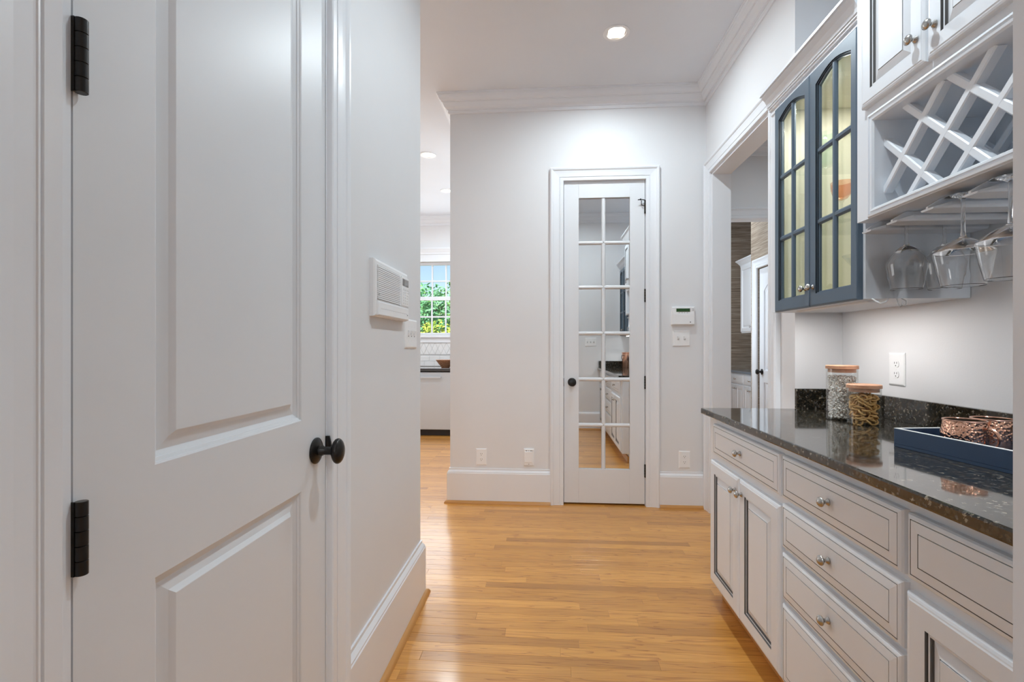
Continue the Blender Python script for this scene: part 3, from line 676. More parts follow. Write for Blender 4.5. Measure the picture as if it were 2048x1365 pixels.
# inside the blue cabinet
def goblet(x, y_, z, label):
    t = thing('goblet', (x, y_, z), label, 'glass', 'goblets with tinted bowls')
    build('stem', MB().lathe([(0, 0), (.034, .001), (.033, .003), (.006, .010), (.004, .02), (.004, .075), (.012, .088)], (x, y_, z), seg=20, cap=False), 'clear_glass', t, smooth=True)
    build('bowl', MB().lathe([(.004, .086), (.020, .092), (.032, .108), (.038, .130), (.040, .160), (.039, .160), (.037, .131), (.031, .109), (.0, .092)], (x, y_, z), seg=24, cap=False), 'amber_glass', t, smooth=True, label='amber tinted bowl')
SZ1, SZ2 = 1.6975, 1.9725
goblet(1.20, 2.06, SZ1, 'amber goblet furthest left on the middle glass shelf')
goblet(1.19, 1.90, SZ1, 'amber goblet in the middle of the glass shelf')
goblet(1.18, 1.775, SZ1, 'amber goblet at the right end of the glass shelf')
def vase(name, x, y_, z, s, label):
    o = build(name, MB().lathe([(0, 0), (.030 * s, .001), (.034 * s, .01), (.040 * s, .05), (.034 * s, .085), (.024 * s, .105), (.036 * s, .150), (.035 * s, .150), (.022 * s, .106), (.032 * s, .085), (.038 * s, .05), (.032 * s, .012), (0, .006)], (x, y_, z), seg=24, cap=False), 'green_glass', smooth=True)
    tag(o, label, 'vase', 'green glass vessels'); return o
vase('glass_pitcher', 1.20, 1.925, SZ2, 1.15, 'pale green glass pitcher on the top shelf of the blue cabinet')
vase('glass_tumbler', 1.27, 1.79, SZ2, .85, 'smaller green glass at the right of the top shelf')
vase('glass_bottle', 1.22, 2.20, SZ2, .75, 'small green glass at the far left of the top shelf')
for x, y_, lb in ((1.17, 1.90, 'martini glass at the bottom left of the right glass door'), (1.18, 1.775, 'martini glass at the bottom right of the right glass door')):
    o = build('martini_glass', MB().lathe([(0, 0), (.036, .001), (.036, .003), (.006, .008), (.0035, .02), (.0035, .095), (.055, .165), (.054, .165), (0, .099)], (x, y_, BZ0 + .0205), seg=24, cap=False), 'clear_glass', smooth=True)
    tag(o, lb, 'glass', 'martini glasses')

# ------------------------------------------------------------------ worktop items
def jar(x, y_, r, hgt, label):
    t = thing('storage_jar', (x, y_, ZC1), label, 'jar', 'glass jars with wooden lids')
    prof = [(0, 0), (r - .003, .0), (r, .003), (r, hgt - .014), (r - .002, hgt - .014), (r - .002, .005), (0, .004)]
    build('glass', MB().lathe(prof, (x, y_, ZC1 + .0003), seg=40, cap=False), 'jar_glass', t, smooth=True)
    build('lid', MB().lathe([(0, hgt - .028), (r - .006, hgt - .028), (r - .006, hgt - .0135), (r + .002, hgt - .0135), (r + .002, hgt - .002), (r, hgt), (0, hgt)], (x, y_, ZC1), seg=40, cap=False), 'bamboo', t, smooth=True, label='pale wooden lid')
    return t
J1 = (1.177, 2.019); J2 = (1.189, 1.904)
jr = .054
jar(J1[0], J1[1], jr, .217, 'tall glass jar of white popcorn with a wooden lid')
jar(J2[0], J2[1], jr, .150, 'short glass jar of pretzel rings with a wooden lid')
mb = MB()
for k in range(2600):
    a = random.random() * 2 * math.pi; rr = (jr - .009) * (random.random() ** .35); z = ZC1 + .010 + random.random() * .164; s_ = .0026 + random.random() * .0030
    c = Vector((J1[0] + rr * math.cos(a), J1[1] + rr * math.sin(a), z)); rot = Matrix.Rotation(random.random() * 6, 3, Vector((random.random(), random.random(), random.random() + .01)).normalized())
    vs = [c + rot @ Vector(q) * s_ * (.7 + .6 * random.random()) for q in ((1, 0, 0), (-1, 0, 0), (0, 1, 0), (0, -1, 0), (0, 0, 1), (0, 0, -1))]
    mb.add(vs, [(0, 2, 4), (2, 1, 4), (1, 3, 4), (3, 0, 4), (2, 0, 5), (1, 2, 5), (3, 1, 5), (0, 3, 5)])
tag(build('popcorn', mb, 'popcorn'), 'loose white popcorn filling the tall jar', 'popcorn', kind='stuff')
tm = MB(); lp = []
for i in range(15):
    a = 2 * math.pi * i / 14; lp.append([((.0125 + .0033 * math.cos(b_)) * math.cos(a), (.0125 + .0033 * math.cos(b_)) * math.sin(a), .0033 * math.sin(b_)) for b_ in [2 * math.pi * q / 6 for q in range(6)]])
tm.loops(lp)
pm = bpy.data.meshes.new('pretzel_ring'); pm.from_pydata(tm.v, [], tm.f); pm.materials.append(MATS['pretzel']); pm.shade_smooth()
cnt = 0
for lev in range(12):
    for k in range(13):
        a = 2 * math.pi * (k + .5 * (lev % 2)) / 9 + random.uniform(-.2, .2); rr = .0325 + random.uniform(-.003, .002)
        if k >= 9: a = 2 * math.pi * k / 4 + lev; rr = .014 + random.uniform(-.003, .003); z = ZC1 + .013 + lev * .0088 + random.uniform(-.002, .002)
        o = bpy.data.objects.new('pretzel_ring', pm); col.objects.link(o); o.location = (J2[0] + rr * math.cos(a), J2[1] + rr * math.sin(a), z)
        o.rotation_euler = (random.uniform(-.9, .9), random.uniform(-.5, .5), a) if random.random() < .62 else (random.uniform(-.2, .2), R(78) + random.uniform(-.15, .15), a)
        tag(o, 'brown pretzel ring heaped in the short glass jar', 'pretzel', 'pretzel rings in the short jar'); W[o] = o.location.copy(); cnt += 1

# navy tray, turned slightly
ta_ = math.atan2(1.052 - 1.012, 1.487 - 1.196)
tr = thing('serving_tray', (1.012, 1.487, ZC1), 'navy blue rectangular serving tray holding the copper mugs', 'tray')
ud = Vector((math.sin(ta_), -math.cos(ta_), 0)); vd = Vector((math.cos(ta_), math.sin(ta_), 0)); To = Vector((1.012, 1.487, ZC1 + .0005))
def tbox(mb, u0, u1, v0, v1, z0, z1, m=0):
    c = [To + ud * u + vd * v + Vector((0, 0, z)) for z in (z0, z1) for u, v in ((u0, v0), (u1, v0), (u1, v1), (u0, v1))]
    mb.add(c, [(0, 3, 2, 1), (4, 5, 6, 7), (0, 1, 5, 4), (1, 2, 6, 5), (2, 3, 7, 6), (3, 0, 4, 7)], m)
TL, TW, TH = .46, .275, .052
mb = MB(); tbox(mb, 0, TL, 0, TW, 0, .008); build('base', mb, 'navy_lacquer', tr)
for u0, u1, v0, v1 in ((0, TL, 0, .009), (0, TL, TW - .009, TW), (0, .009, .009, TW - .009), (TL - .009, TL, .009, TW - .009)):
    mb = MB(); tbox(mb, u0, u1, v0, v1, .008, TH); build('side', mb, 'navy_lacquer', tr, bev=.001)
    mb = MB(); tbox(mb, u0, u1, v0, v1, TH, TH + .0012); build('rim', mb, 'plastic_white', tr, label='pale edge line of the tray')
def mug(x, y_, ha, label):
    z = ZC1 + .0086
    t = thing('copper_mug', (x, y_, z), label, 'mug', 'hammered copper mugs')
    hgt = .088
    build('body', MB().lathe([(0, 0), (.032, 0), (.038, .003), (.046, .018), (.0495, .036), (.0492, .055), (.0465, .072), (.0448, hgt - .003), (.0442, hgt - .003)], (x, y_, z), seg=48, cap=False), 'hammered_copper', t, smooth=True)
    build('lining', MB().lathe([(.0442, hgt - .003), (.0452, .070), (.0478, .050), (.044, .02), (.034, .006), (0, .005)], (x, y_, z), seg=40, cap=False), 'mug_inside', t, smooth=True, label='grey metal lining')
    pts = [Vector((x, y_, z + hgt - .002)) + Vector((.0446 * math.cos(a), .0446 * math.sin(a), 0)) for a in [2 * math.pi * k / 32 for k in range(33)]]
    build('rim', MB().tube(pts, .0020, 8), 'copper_rim', t, smooth=True)
    d_ = Vector((math.cos(ha), math.sin(ha), 0)); hp = []
    for k in range(9):
        a = R(-80) + k / 8 * R(160); hp.append(Vector((x, y_, z + .042)) + d_ * (.046 + .026 * math.cos(a)) + Vector((0, 0, .029 * math.sin(a))))
    build('handle', MB().tube(hp, .0042, 8), 'copper_rim', t, smooth=True)
mug(1.112, 1.372, R(-62), 'hammered copper mug in front on the navy tray')
mug(1.208, 1.402, R(-40), 'hammered copper mug behind, cut off by the right-hand wall')

cc = thing('copper_canister', (1.125, .50, ZC1), 'tall copper canister with a dark handle, seen in the mirrored door', 'canister')
build('body', MB().lathe([(0, 0), (.066, 0), (.068, .003), (.068, .200), (.064, .204), (0, .206)], (1.125, .50, ZC1 + .0004), seg=36), 'copper_rim', cc, smooth=True)
build('lid', MB().lathe([(0, .206), (.071, .206), (.071, .216), (.066, .219), (0, .222)], (1.125, .50, ZC1 + .0004), seg=36), 'copper_rim', cc, smooth=True)
build('handle', MB().tube([(1.068, .545, ZC1 + .175), (1.045, .565, ZC1 + .178), (1.038, .571, ZC1 + .15), (1.045, .565, ZC1 + .122), (1.068, .545, ZC1 + .125)], .004, 8), 'bronze', cc, smooth=True)

# ------------------------------------------------------------------ switches, outlets, panels
def plate(t, M, u0, u1, v0, v1, th=.006): return build('plate', MB().stepped(M, u0, u1, v0, v1, [(0, 0), (0, th * .4), (.004, th * .85), (.007, th)]), 'plastic_white', t)
def outlet(name, M, uc, vc, label, loc, w=.082, h_=.126):
    t = thing(name, loc, label, 'outlet', 'duplex wall outlets')
    plate(t, M, uc - w / 2, uc + w / 2, vc - h_ / 2, vc + h_ / 2)
    for s in (-1, 1):
        c = vc + s * .0205
        lpz = []
        for n in (.0055, .0078):
            lpz.append([M(uc + .0168 * math.cos(a) * (1 if abs(math.cos(a)) < .98 else .98), c + max(-.0125, min(.0125, .0168 * math.sin(a))), n) for a in [2 * math.pi * k / 20 for k in range(20)]])
        r_ = build('receptacle', MB().loops(lpz, cap0=True, cap1=True), 'plastic_white', t)
        mb = MB()
        for du in (-.0062, .0062): mb.stepped(M, uc + du - .0011, uc + du + .0011, c + .001, c + .0085, [(0, .0076), (0, .0082)])
        mb.loops([[M(uc + .0024 * math.cos(a), c - .0065 + .0024 * math.sin(a), n) for a in [2 * math.pi * k / 10 for k in range(10)]] for n in (.0076, .0082)], cap0=True, cap1=True)
        build('slots', mb, 'slot_dark', r_)
    build('screw', MB().loops([[M(uc + .0025 * math.cos(a), vc + .0025 * math.sin(a), n) for a in [2 * math.pi * k / 10 for k in range(10)]] for n in (.0055, .0068)], cap0=True, cap1=True), 'plastic_white', t)
outlet('wall_outlet', MYneg(YB), 1.018, .354, 'white outlet low on the end wall right of the mirrored door', (1.018, YB, .354))
outlet('wall_outlet', MYneg(YB), -.494, .350, 'white outlet low on the end wall near its left corner', (-.494, YB, .350))
outlet('wall_outlet', MXneg(XA), 2.022, 1.098, 'white outlet above the granite backsplash behind the jars', (XA, 2.022, 1.098), .088, .130)
def switch(M, u0, u1, v0, v1, n_, label, loc, up=1):
    t = thing('switch_plate', loc, label, 'light switch', 'toggle switch plates')
    plate(t, M, u0, u1, v0, v1)
    vc = (v0 + v1) / 2; pitch = .046 if n_ > 1 else 0
    for k in range(n_):
        uc = (u0 + u1) / 2 + (k - (n_ - 1) / 2) * pitch
        lo, hi = vc - .004, vc + .011
        tg = MB(); tg.loops([[M(uc - .005, vc - .010, .0055), M(uc + .005, vc - .010, .0055), M(uc + .005, vc + .012, .0055), M(uc - .005, vc + .012, .0055)], [M(uc - .0036, lo + .004, .016), M(uc + .0036, lo + .004, .016), M(uc + .0036, hi + .003, .018), M(uc - .0036, hi + .003, .018)]], cap0=True, cap1=True)
        build('toggle', tg, 'plastic_white', t)
        mb = MB()
        for s in (-1, 1): mb.loops([[M(uc + .0026 * math.cos(a), vc + s * .030 + .0026 * math.sin(a), n) for a in [2 * math.pi * q / 8 for q in range(8)]] for n in (.0055, .0066)], cap0=True, cap1=True)
        build('screws', mb, 'plastic_white', t)
        build('toggle_slot', MB().stepped(M, uc - .0062, uc + .0062, vc - .0125, vc + .0135, [(0, .0056), (0, .0062)]), 'screen_grey', t)
switch(MYneg(YB), .933, 1.059, 1.192, 1.311, 2, 'white two-toggle switch plate below the green-screen keypad', (.996, YB, 1.25))
switch(MXpos(XL), 2.005, 2.190, 1.180, 1.307, 3, 'white three-toggle switch plate beside the wall intercom', (XL, 2.1, 1.24))
switch(MYpos(YF), .555, .715, 1.200, 1.320, 3, 'white three-toggle plate on the near wall, seen in the mirrored door', (.635, YF, 1.26))

# wall intercom
ic = thing('wall_intercom', (XL, 1.79, 1.39), 'white wall intercom with slatted speaker and button keypad', 'intercom')
Mi = MXpos(XL); iy0, iy1, iz0, iz1 = 1.603, 1.985, 1.292, 1.490
build('housing', MB().stepped(Mi, iy0, iy1, iz0, iz1, [(0, 0), (0, .014), (.003, .019), (.009, .022), (.012, .0225)]), 'plastic_white', ic)
build('front_lid', MB().stepped(Mi, iy0 + .014, iy1 - .006, iz0 + .004, iz0 + .052, [(0, .020), (0, .026), (.003, .028), (.022, .028), (.023, .0275, 0), (.024, .0285)]), 'plastic_white', ic)
gr = MB(); gd = MB()
for k in range(17):
    z = iz0 + .060 + k * .0068
    gr.box(XL + .021, XL + .0265, iy0 + .013, 1.876, z, z + .0046)
build('speaker_grille', gr, 'plastic_white', ic, label='horizontal speaker louvres')
build('speaker_cloth', MB().box(XL + .021, XL + .0232, 1.690, 1.760, iz0 + .060, iz0 + .172), 'plastic_grey', ic)
build('speaker_recess', MB().box(XL + .0215, XL + .0228, iy0 + .014, 1.875, iz0 + .058, iz0 + .176), 'screen_grey', ic)
kp = build('keypad', MB().stepped(Mi, 1.884, iy1 - .006, iz0 + .060, iz1 - .022, [(0, .020), (0, .0265), (.002, .0275)]), 'plastic_white', ic)
build('display', MB().box(XL + .0270, XL + .0282, 1.894, 1.974, iz1 - .058, iz1 - .030), 'plastic_grey', kp, label='small dark display')
build('display_glass', MB().box(XL + .0278, XL + .0286, 1.918, 1.966, iz1 - .055, iz1 - .034), 'screen_grey', kp)
bt = MB()
for i in range(3):
    for j in range(6):
        u = 1.905 + i * .027; z = iz0 + .068 + j * .0115
        bt.box(XL + .0272, XL + .0292, u, u + .015, z, z + .005)
build('buttons', bt, 'plastic_white', kp, kind='stuff')
build('lid_mark', MB().box(XL + .0284, XL + .0288, 1.955, 1.964, iz0 + .022, iz0 + .026), 'plastic_grey', ic)
build('side_knob', MB().lathe([(.004, 0), (.004, .004), (0, .004)], (XL + .0225, iy0 + .022, iz0 + .075), (1, 0, 0), 10), 'screen_grey', ic)

# alarm keypad
ak = thing('alarm_keypad', (1.004, YB, 1.35), 'white alarm keypad with a green display on the end wall', 'keypad')
Ma = MYneg(YB)
build('housing', MB().stepped(Ma, .922, 1.086, 1.351, 1.482, [(0, 0), (0, .020), (.003, .024), (.006, .025)]), 'plastic_white', ak)
pts = [(.926 + .156 * k / 8, 1.433 - .008 * math.sin(math.pi * k / 8)) for k in range(9)]
build('flip_cover', MB().loops([[Ma(u, v, n) for u, v in pts] + [Ma(1.082, 1.355, n), Ma(.926, 1.355, n)] for n in (.024, .0285)], cap0=True, cap1=True), 'plastic_white', ak)
build('display', MB().box(.954, 1.052, YB - .0268, YB - .0245, 1.446, 1.470), 'screen_green', ak, label='green display')
mb = MB()
for z in (1.466, 1.455): mb.box(1.070, 1.077, YB - .0266, YB - .0245, z - .0022, z + .0022)
for u in (.975, .996, 1.013, 1.033): mb.box(u - .004, u + .004, YB - .0262, YB - .0245, 1.4365, 1.4390)
build('indicators', mb, 'screen_grey', ak)
build('cover_mark', MB().lathe([(.0045, 0), (.0045, .001), (0, .001)], (1.054, YB - .0284, 1.370), (0, -1, 0), 10), 'screen_grey', ak)

# low wall jack plate with a small cover
wj = thing('wall_jack', (-.131, YB, .354), 'white covered jack plate with dark print, low on the end wall', 'wall plate')
Mj = MYneg(YB)
build('plate', MB().stepped(Mj, -.169, -.093, .291, .416, [(0, 0), (0, .010), (.003, .013), (.005, .0135)]), 'plastic_white', wj)
build('cover', MB().stepped(Mj, -.163, -.104, .314, .398, [(0, .013), (0, .0165), (.003, .018), (.010, .018)]), 'plastic_white', wj)
mb = MB()
for u, w_ in ((-.157, .005), (-.150, .005), (-.137, .004), (-.124, .005), (-.117, .005), (-.110, .004)): mb.box(u, u + w_, YB - .0140, YB - .0132, .400, .407)
build('print', mb, 'plastic_grey', wj)
build('screw', MB().lathe([(.003, 0), (.003, .001), (0, .001)], (-.132, YB - .0133, .302), (0, -1, 0), 10), 'screen_grey', wj)

# wiring under the blue cabinet
cz = BZ0
tag(build('lamp_cable', MB().tube([(1.082, 1.692, cz + .002), (1.086, 1.678, cz - .008), (1.094, 1.668, cz - .016), (1.108, 1.668, cz - .012), (1.122, 1.678, cz - .004), (1.132, 1.693, cz + .002)], .0026, 8), 'plastic_white', smooth=True), 'thin white cable looping under the blue cabinet', 'cable')
hx = 1.163
tag(build('cable_hook', MB().tube([(hx, 1.695, cz + .002), (hx, 1.692, cz - .012), (hx + .001, 1.689, cz - .022), (hx + .003, 1.684, cz - .027), (hx + .006, 1.680, cz - .022), (hx + .007, 1.680, cz - .010), (hx + .008, 1.678, cz - .022), (hx + .010, 1.674, cz - .026), (hx + .013, 1.672, cz - .018), (hx + .014, 1.674, cz - .008), (hx + .014, 1.694, cz + .002)], .0016, 8), 'steel_wire', smooth=True), 'small wire hook hanging under the blue cabinet', 'hook')
for yc, lb_ in ((2.0, 'slim white light strip under the blue cabinet beside the opening'), (.71, 'slim white light strip under the second blue cabinet')):
    st = thing('light_strip', (1.13, yc, BZ0), lb_, 'lamp')
    build('housing', MB().box(1.112, 1.148, yc - .24, yc + .24, BZ0 - .002, BZ0 + .0018), 'plastic_white', st, bev=.0008)
    build('diffuser', MB().box(1.118, 1.142, yc - .23, yc + .23, BZ0 - .003, BZ0 - .002), 'plastic_white', st)
    area('strip_lamp', (1.13, yc, BZ0 - .005), (0, 0, 0), .024, 2.2, (1, .975, .95), .46)
pk = build('fill_puck', MB().lathe([(0, 0), (.030, 0), (.030, -.008), (.026, -.011), (0, -.011)][::-1], (1.22, 1.094, WZ0 - .0345), seg=24), 'plastic_white', smooth=True)  # puck and its lamp added out of sight to brighten the stemware panel
tag(pk, 'unseen round white fill puck added under the glass rails', 'lamp')
area('fill_puck_lamp', (1.22, 1.094, WZ0 - .048), (0, 0, 0), .05, 1.3, (.96, .98, 1))
area('cabinet_lamp', (1.24, 1.996, BZ1 - .008), (0, 0, 0), .30, 4.5, (1, .97, .90), .05)

# ------------------------------------------------------------------ recessed ceiling lights
def can(x, y_, power, label, color=(.83, .94, 1.0)):
    t = thing('ceiling_light', (x, y_, H), label, 'ceiling light', 'recessed ceiling lights')
    build('trim_ring', MB().lathe([(.074, .0), (.080, -.001), (.080, -.004), (.074, -.006), (.060, -.004), (.056, .002), (.058, .003), (.074, .0)], (x, y_, H - .0002), seg=32, cap=False), 'plastic_white', t, smooth=True)
    build('reflector', MB().lathe([(.057, .000), (.052, .020), (.047, .045), (.047, .075), (0, .075)], (x, y_, H), seg=32, cap=False), 'reflector_warm', t, smooth=True)
    build('bulb', MB().lathe([(0, .040), (.034, .040), (.042, .046), (.042, .060), (0, .066)], (x, y_, H), seg=32), 'lamp_glow', t, smooth=True)
    area('can_lamp', (x, y_, H - .007), (0, 0, 0), .06, power, color, spread=166)
can(.425, 2.98, 15, 'recessed ceiling light over the hall, brightest in view')
can(.46, 1.35, 16, 'recessed ceiling light above the cabinets, just out of view')
can(-1.175, 4.74, 16, 'nearer recessed light in the kitchen ceiling')
can(-1.215, 5.84, 16, 'farther recessed light in the kitchen ceiling')
can(2.3, 3.5, 9, 'recessed light in the side room ceiling')
can(1.95, 6.0, 14, 'unseen ceiling light added to brighten the papered far room')  # added lamp, out of view, brightens the laundry door wall
can(-.5, -1.5, 18, 'unseen ceiling light added as fill behind the viewpoint')  # added lamp, throws light on the near wall stub and closet door

# ------------------------------------------------------------------ kitchen seen past the left wall
kw = thing('window_1', ((KW0 + KW1) / 2, KY, KZ0), 'white double-hung kitchen window with small panes', kind='structure')
zmid = 1.904
for za, zb, yy in ((KZ0, zmid + .012, KY + .045), (zmid - .012, KZ1, KY + .075)):
    mb = MB(); mb.box(KW0, KW0 + .045, yy, yy + .028, za, zb).box(KW1 - .045, KW1, yy, yy + .028, za, zb).box(KW0, KW1, yy, yy + .028, za, za + .045).box(KW0, KW1, yy, yy + .028, zb - .038, zb)
    sash = build('sash', mb, 'trim_paint', kw)
    cols = [KW0 + .045, -1.897, -1.690, -1.483, -1.276, KW1 - .045]; zc = (za + zb) / 2
    for x in cols[1:-1]: build('muntin', MB().box(x - .011, x + .011, yy + .004, yy + .024, za + .04, zb - .036), 'trim_paint', sash)
    build('muntin', MB().box(KW0 + .04, KW1 - .04, yy + .003, yy + .025, zc - .011, zc + .011), 'trim_paint', sash)
    for i in range(5):
        for a, b_ in ((za + .045, zc), (zc, zb - .038)): build('pane', MB().box(cols[i], cols[i + 1], yy + .012, yy + .015, a, b_), 'pane_glass', sash)
build('sill', MB().box(KW0 - .09, KW1 + .09, KY - .05, KY + .05, KZ0 - .028, KZ0), 'trim_paint', kw, bev=.004)
build('apron', MB().box(KW0 - .05, KW1 + .05, KY - .022, KY, KZ0 - .10, KZ0 - .028), 'trim_paint', kw)
build('head_casing', MB().sweep([(KW0 - .09, KY), (KW1 + .09, KY)][::-1], [(0, KZ1), (.020, KZ1), (.020, KZ1 + .10), (.030, KZ1 + .11), (.030, KZ1 + .13), (.050, KZ1 + .17), (.060, KZ1 + .18), (.060, KZ1 + .20), (0, KZ1 + .20)], FLAT), 'trim_paint', kw)
for x0, x1 in ((KW0 - .09, KW0), (KW1, KW1 + .09)): build('side_casing', MB().box(x0, x1, KY - .020, KY, KZ0, KZ1), 'trim_paint', kw)
# backsplash tiles: a row of tall lozenges over running-bond rectangles
build('grout_bed', MB().box(-3.2, -.74, KY - .004, KY, .905, 1.253), 'grout', wall_kitchen)
dw_, dh = .085, .17; zc = 1.165
loz = MB().loops([[(-dw_ / 2 + i, -n, 0), (0, -n, -dh / 2 + i * 1.8), (dw_ / 2 - i, -n, 0), (0, -n, dh / 2 - i * 1.8)] for i, n in ((.002, 0), (.002, .004), (.005, .006))], cap0=True, cap1=True)
lm = bpy.data.meshes.new('tile'); lm.from_pydata(loz.v, [], loz.f); lm.materials.append(MATS['tile_white'])
half = {}
for r_ in range(2):
    for k in range(24):
        x = -2.65 + k * dw_ + (dw_ / 2 if r_ else 0); z = zc
        if x > -.80: continue
        if r_ == 0:
            o = bpy.data.objects.new('tile', lm); col.objects.link(o); o.parent = wall_kitchen; o.location = Vector((x, KY - .004, z)) - W[wall_kitchen]
        else:
            for s in (-1, 1):
                if s not in half:
                    q = MB().loops([[(-dw_ / 2 + i, -n, s * (dh / 2 - .001)), (dw_ / 2 - i, -n, s * (dh / 2 - .001)), (0, -n, s * i * 1.8)] for i, n in ((.002, 0), (.003, .004), (.006, .006))], cap0=True, cap1=True)
                    hm = bpy.data.meshes.new('tile'); hm.from_pydata(q.v, [], q.f); hm.materials.append(MATS['tile_white']); half[s] = hm
                o = bpy.data.objects.new('tile', half[s]); col.objects.link(o); o.parent = wall_kitchen; o.location = Vector((x, KY - .004, z)) - W[wall_kitchen]
rt = MB().loops([[(-.074 + i, -n, -.036 + i), (.074 - i, -n, -.036 + i), (.074 - i, -n, .036 - i), (-.074 + i, -n, .036 - i)] for i, n in ((0, 0), (0, .004), (.003, .006))], cap0=True, cap1=True)
rm = bpy.data.meshes.new('tile'); rm.from_pydata(rt.v, [], rt.f); rm.materials.append(MATS['tile_white'])
for r_ in range(2):
    for k in range(13):
        x = -2.62 + k * .151 + (.0755 if r_ else 0)
        if x > -.83: continue
        o = bpy.data.objects.new('tile', rm); col.objects.link(o); o.parent = wall_kitchen; o.location = Vector((x, KY - .004, .944 + r_ * .0755)) - W[wall_kitchen]

DWY = 6.385; KC1 = .904
dwt = thing('dishwasher', (-1.64, DWY, 0), 'stainless steel dishwasher under the black kitchen counter', 'dishwasher')
build('door', MB().box(-1.842, -1.238, DWY - .022, DWY, .085, .850), 'stainless', dwt, bev=.004)
build('tub', MB().box(-1.840, -1.240, DWY, KY - .02, .085, .852), 'steel_dark', dwt)
build('toe_panel', MB().box(-1.840, -1.240, DWY + .03, DWY + .06, 0, .085), 'kick_black', dwt)
build('handle', MB().box(-1.79, -1.395, DWY - .060, DWY - .044, .770, .795).box(-1.78, -1.76, DWY - .046, DWY - .02, .775, .790).box(-1.425, -1.405, DWY - .046, DWY - .02, .775, .790), 'stainless', dwt, bev=.003)
def simple_base(x0, x1, label):
    t = thing('kitchen_base_cabinet', ((x0 + x1) / 2, 6.7, 0), label, 'cabinet', 'white kitchen base cabinets')
    build('body', MB().box(x0, x1, DWY, KY - .01, .10, .862).box(x0, x1, DWY + .06, KY - .01, 0, .10), 'cabinet_paint', t)
    d = build('drawer', MB().stepped(MYneg(DWY), x0 + .02, x1 - .02, .70, .84, drawer_steps()), ['cabinet_paint', 'glaze'], t); knob(d, ((x0 + x1) / 2, DWY - .0205, .77), (0, -1, 0))
    d = build('door', MB().stepped(MYneg(DWY), x0 + .02, x1 - .02, .12, .68, door_steps()), ['cabinet_paint', 'glaze'], t); knob(d, (x0 + .05, DWY - .02, .62), (0, -1, 0))
simple_base(-1.232, -.745, 'white kitchen cabinet right of the dishwasher'); simple_base(-2.54, -1.848, 'white kitchen cabinet left of the dishwasher')
tag(build('kitchen_counter', MB().box(-2.55, -.740, DWY - .04, KY - .0045, .864, KC1), 'counter_black', bev=.004), 'black stone counter over the dishwasher', 'countertop')
bx, by = -1.395, 6.62
tag(build('wooden_bowl', MB().lathe([(0, 0), (.055, 0), (.060, .008), (.095, .050), (.135, .105), (.131, .107), (.088, .052), (.05, .014), (0, .012)], (bx, by, KC1 + .0006), seg=36, cap=False), 'bowl_wood', smooth=True), 'brown wooden bowl on the kitchen counter under the window', 'bowl')

# ------------------------------------------------------------------ papered far room
CX = 2.75
uc = thing('laundry_wall_cabinet', (3.0, 6.5, 1.38), 'white wall cabinet with crown in the papered room', 'cabinet')
build('body', MB().box(CX, 3.4, LY + .02, 7.05, 1.383, 2.33), 'trim_paint', uc)
for ya, yb in ((6.62, 7.03), (6.20, 6.61), (5.79, 6.19)):
    d = build('door', MB().stepped(MXneg(CX), ya, yb, 1.40, 2.31, [(0, 0), (0, .016), (.003, .019), (.05, .019), (.058, .010), (.07, .010), (.09, .016)]), 'trim_paint', uc); knob(d, (CX - .02, ya + .05, 1.46), (-1, 0, 0))
build('crown', MB().sweep([(3.4, 7.05), (CX, 7.05), (CX, LY + .02)], [(-a, b_) for a, b_ in [(0, 2.31), (.01, 2.31), (.012, 2.335), (.04, 2.375), (.06, 2.395), (.06, 2.41), (0, 2.41)]], FLAT), 'trim_paint', uc)
lb = thing('laundry_base_cabinet', (3.0, 6.6, 0), 'white base cabinet below the blue-grey counter in the papered room', 'cabinet')
build('body', MB().box(CX + .03, 3.39, LY + .005, 7.57, .10, .812).box(CX + .09, 3.39, LY + .005, 7.57, 0, .10), 'trim_paint', lb)
for ya, yb in ((7.02, 7.55), (6.56, 7.00), (6.10, 6.54)):
    d = build('drawer', MB().stepped(MXneg(CX + .03), ya, yb, .66, .79, drawer_steps()), ['trim_paint', 'trim_paint'], lb); knob(d, (CX + .01, (ya + yb) / 2, .725), (-1, 0, 0))
    for k in range(2):
        a = ya + k * (yb - ya) / 2
        d = build('door', MB().stepped(MXneg(CX + .03), a + .002, a + (yb - ya) / 2 - .002, .12, .64, [(0, 0), (0, .016), (.003, .019), (.05, .019), (.058, .010), (.07, .010), (.09, .016)]), 'trim_paint', lb)
        knob(d, (CX + .01, ya + (yb - ya) / 2 + (-.03 if k == 0 else .03), .59), (-1, 0, 0))
tag(build('laundry_counter', MB().box(CX, 3.395, LY + .005, 7.575, .8125, .845), 'counter_blue_grey', bev=.003), 'blue-grey counter in the papered room', 'countertop')

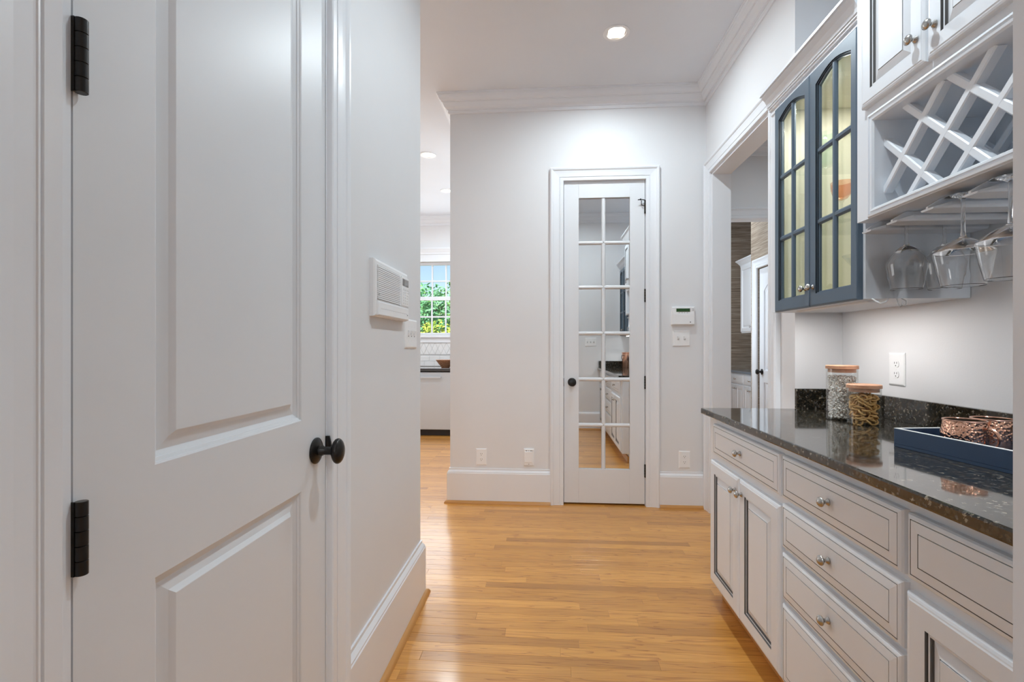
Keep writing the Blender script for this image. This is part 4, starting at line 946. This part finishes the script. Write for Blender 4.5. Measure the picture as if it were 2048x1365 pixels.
# ------------------------------------------------------------------ garden beyond the kitchen window
build('ground_lawn', MB().box(-16, 6, 7.9, 32, -.5, -.3), 'lawn', label='green lawn outside the kitchen window', kind='structure')
def leaves(n, cx, cy, cz, rx, ry, rz, size, hollow=.5):
    mb = MB()
    for k in range(n):
        d_ = Vector((random.gauss(0, 1), random.gauss(0, 1), random.gauss(0, 1))).normalized() * (hollow + (1 - hollow) * random.random() ** .6)
        c = Vector((cx + d_.x * rx, cy + d_.y * ry, cz + d_.z * rz)); u = Vector((random.gauss(0, 1), random.gauss(0, 1), random.gauss(0, .6))).normalized(); v = u.orthogonal().normalized(); s_ = size * random.uniform(.6, 1.3)
        mb.add([c - u * s_, c + v * s_ * .45, c + u * s_, c - v * s_ * .45], [(0, 1, 2, 3)])
    return mb
def tree(x, y_, hgt, crown_r, n, mat, size, label):
    t = thing('garden_tree', (x, y_, -.3), label, 'tree')
    mb = MB().tube([(x, y_, -.3), (x + .05, y_, hgt * .5), (x, y_, hgt)], [.11, .08, .03], 8)
    for k in range(14):
        a = random.random() * 6.28; z = hgt * random.uniform(.35, .95); l = crown_r * random.uniform(.6, 1.0)
        mb.tube([(x, y_, z), (x + l * .5 * math.cos(a), y_ + l * .5 * math.sin(a), z + l * .22), (x + l * math.cos(a), y_ + l * math.sin(a), z + l * .30)], [.03, .018, .006], 6)
    build('trunk', mb, 'bark', t)
    fo = MB()
    for k in range(9):
        a = random.random() * 6.28; rr = crown_r * random.uniform(.1, .75); q = leaves(n // 9, x + rr * math.cos(a), y_ + rr * math.sin(a), hgt * random.uniform(.6, 1.1), crown_r * .5, crown_r * .5, crown_r * .36, size, .2)
        o_ = len(fo.v); fo.v += q.v; fo.f += [[i + o_ for i in f_] for f_ in q.f]; fo.m += q.m
    build('foliage', fo, mat, t, kind='stuff')
tree(-3.4, 13.6, 2.35, 1.2, 1300, 'leaf_blue_green', .075, 'leafy green tree left of centre in the kitchen window')
tree(-3.9, 18.4, 2.9, 1.6, 1100, 'leaf_green', .085, 'taller green tree behind, in the upper window panes')
tree(-6.2, 24.0, 3.6, 2.0, 1300, 'leaf_green', .10, 'far green tree at the left of the kitchen window')
for x, y_, z, rx, rz, n, mt, lb_ in ((-2.95, 9.9, .75, .45, .95, 1500, 'leaf_green', 'dark green bush low in the kitchen window'), (-1.80, 9.9, .85, .45, 1.0, 1500, 'leaf_yellow', 'yellow-green bush low at the right of the window'), (-2.55, 11.3, .95, .75, .9, 2000, 'leaf_yellow', 'yellow-leaved shrub in the middle of the window')):
    t = thing('garden_bush', (x, y_, -.3), lb_, 'bush')
    build('foliage', leaves(n, x, y_, z, rx, .45, rz, .055, .35), mt, t, kind='stuff')
    build('stem', MB().tube([(x, y_, -.3), (x, y_, z)], .05, 6), 'bark', t)
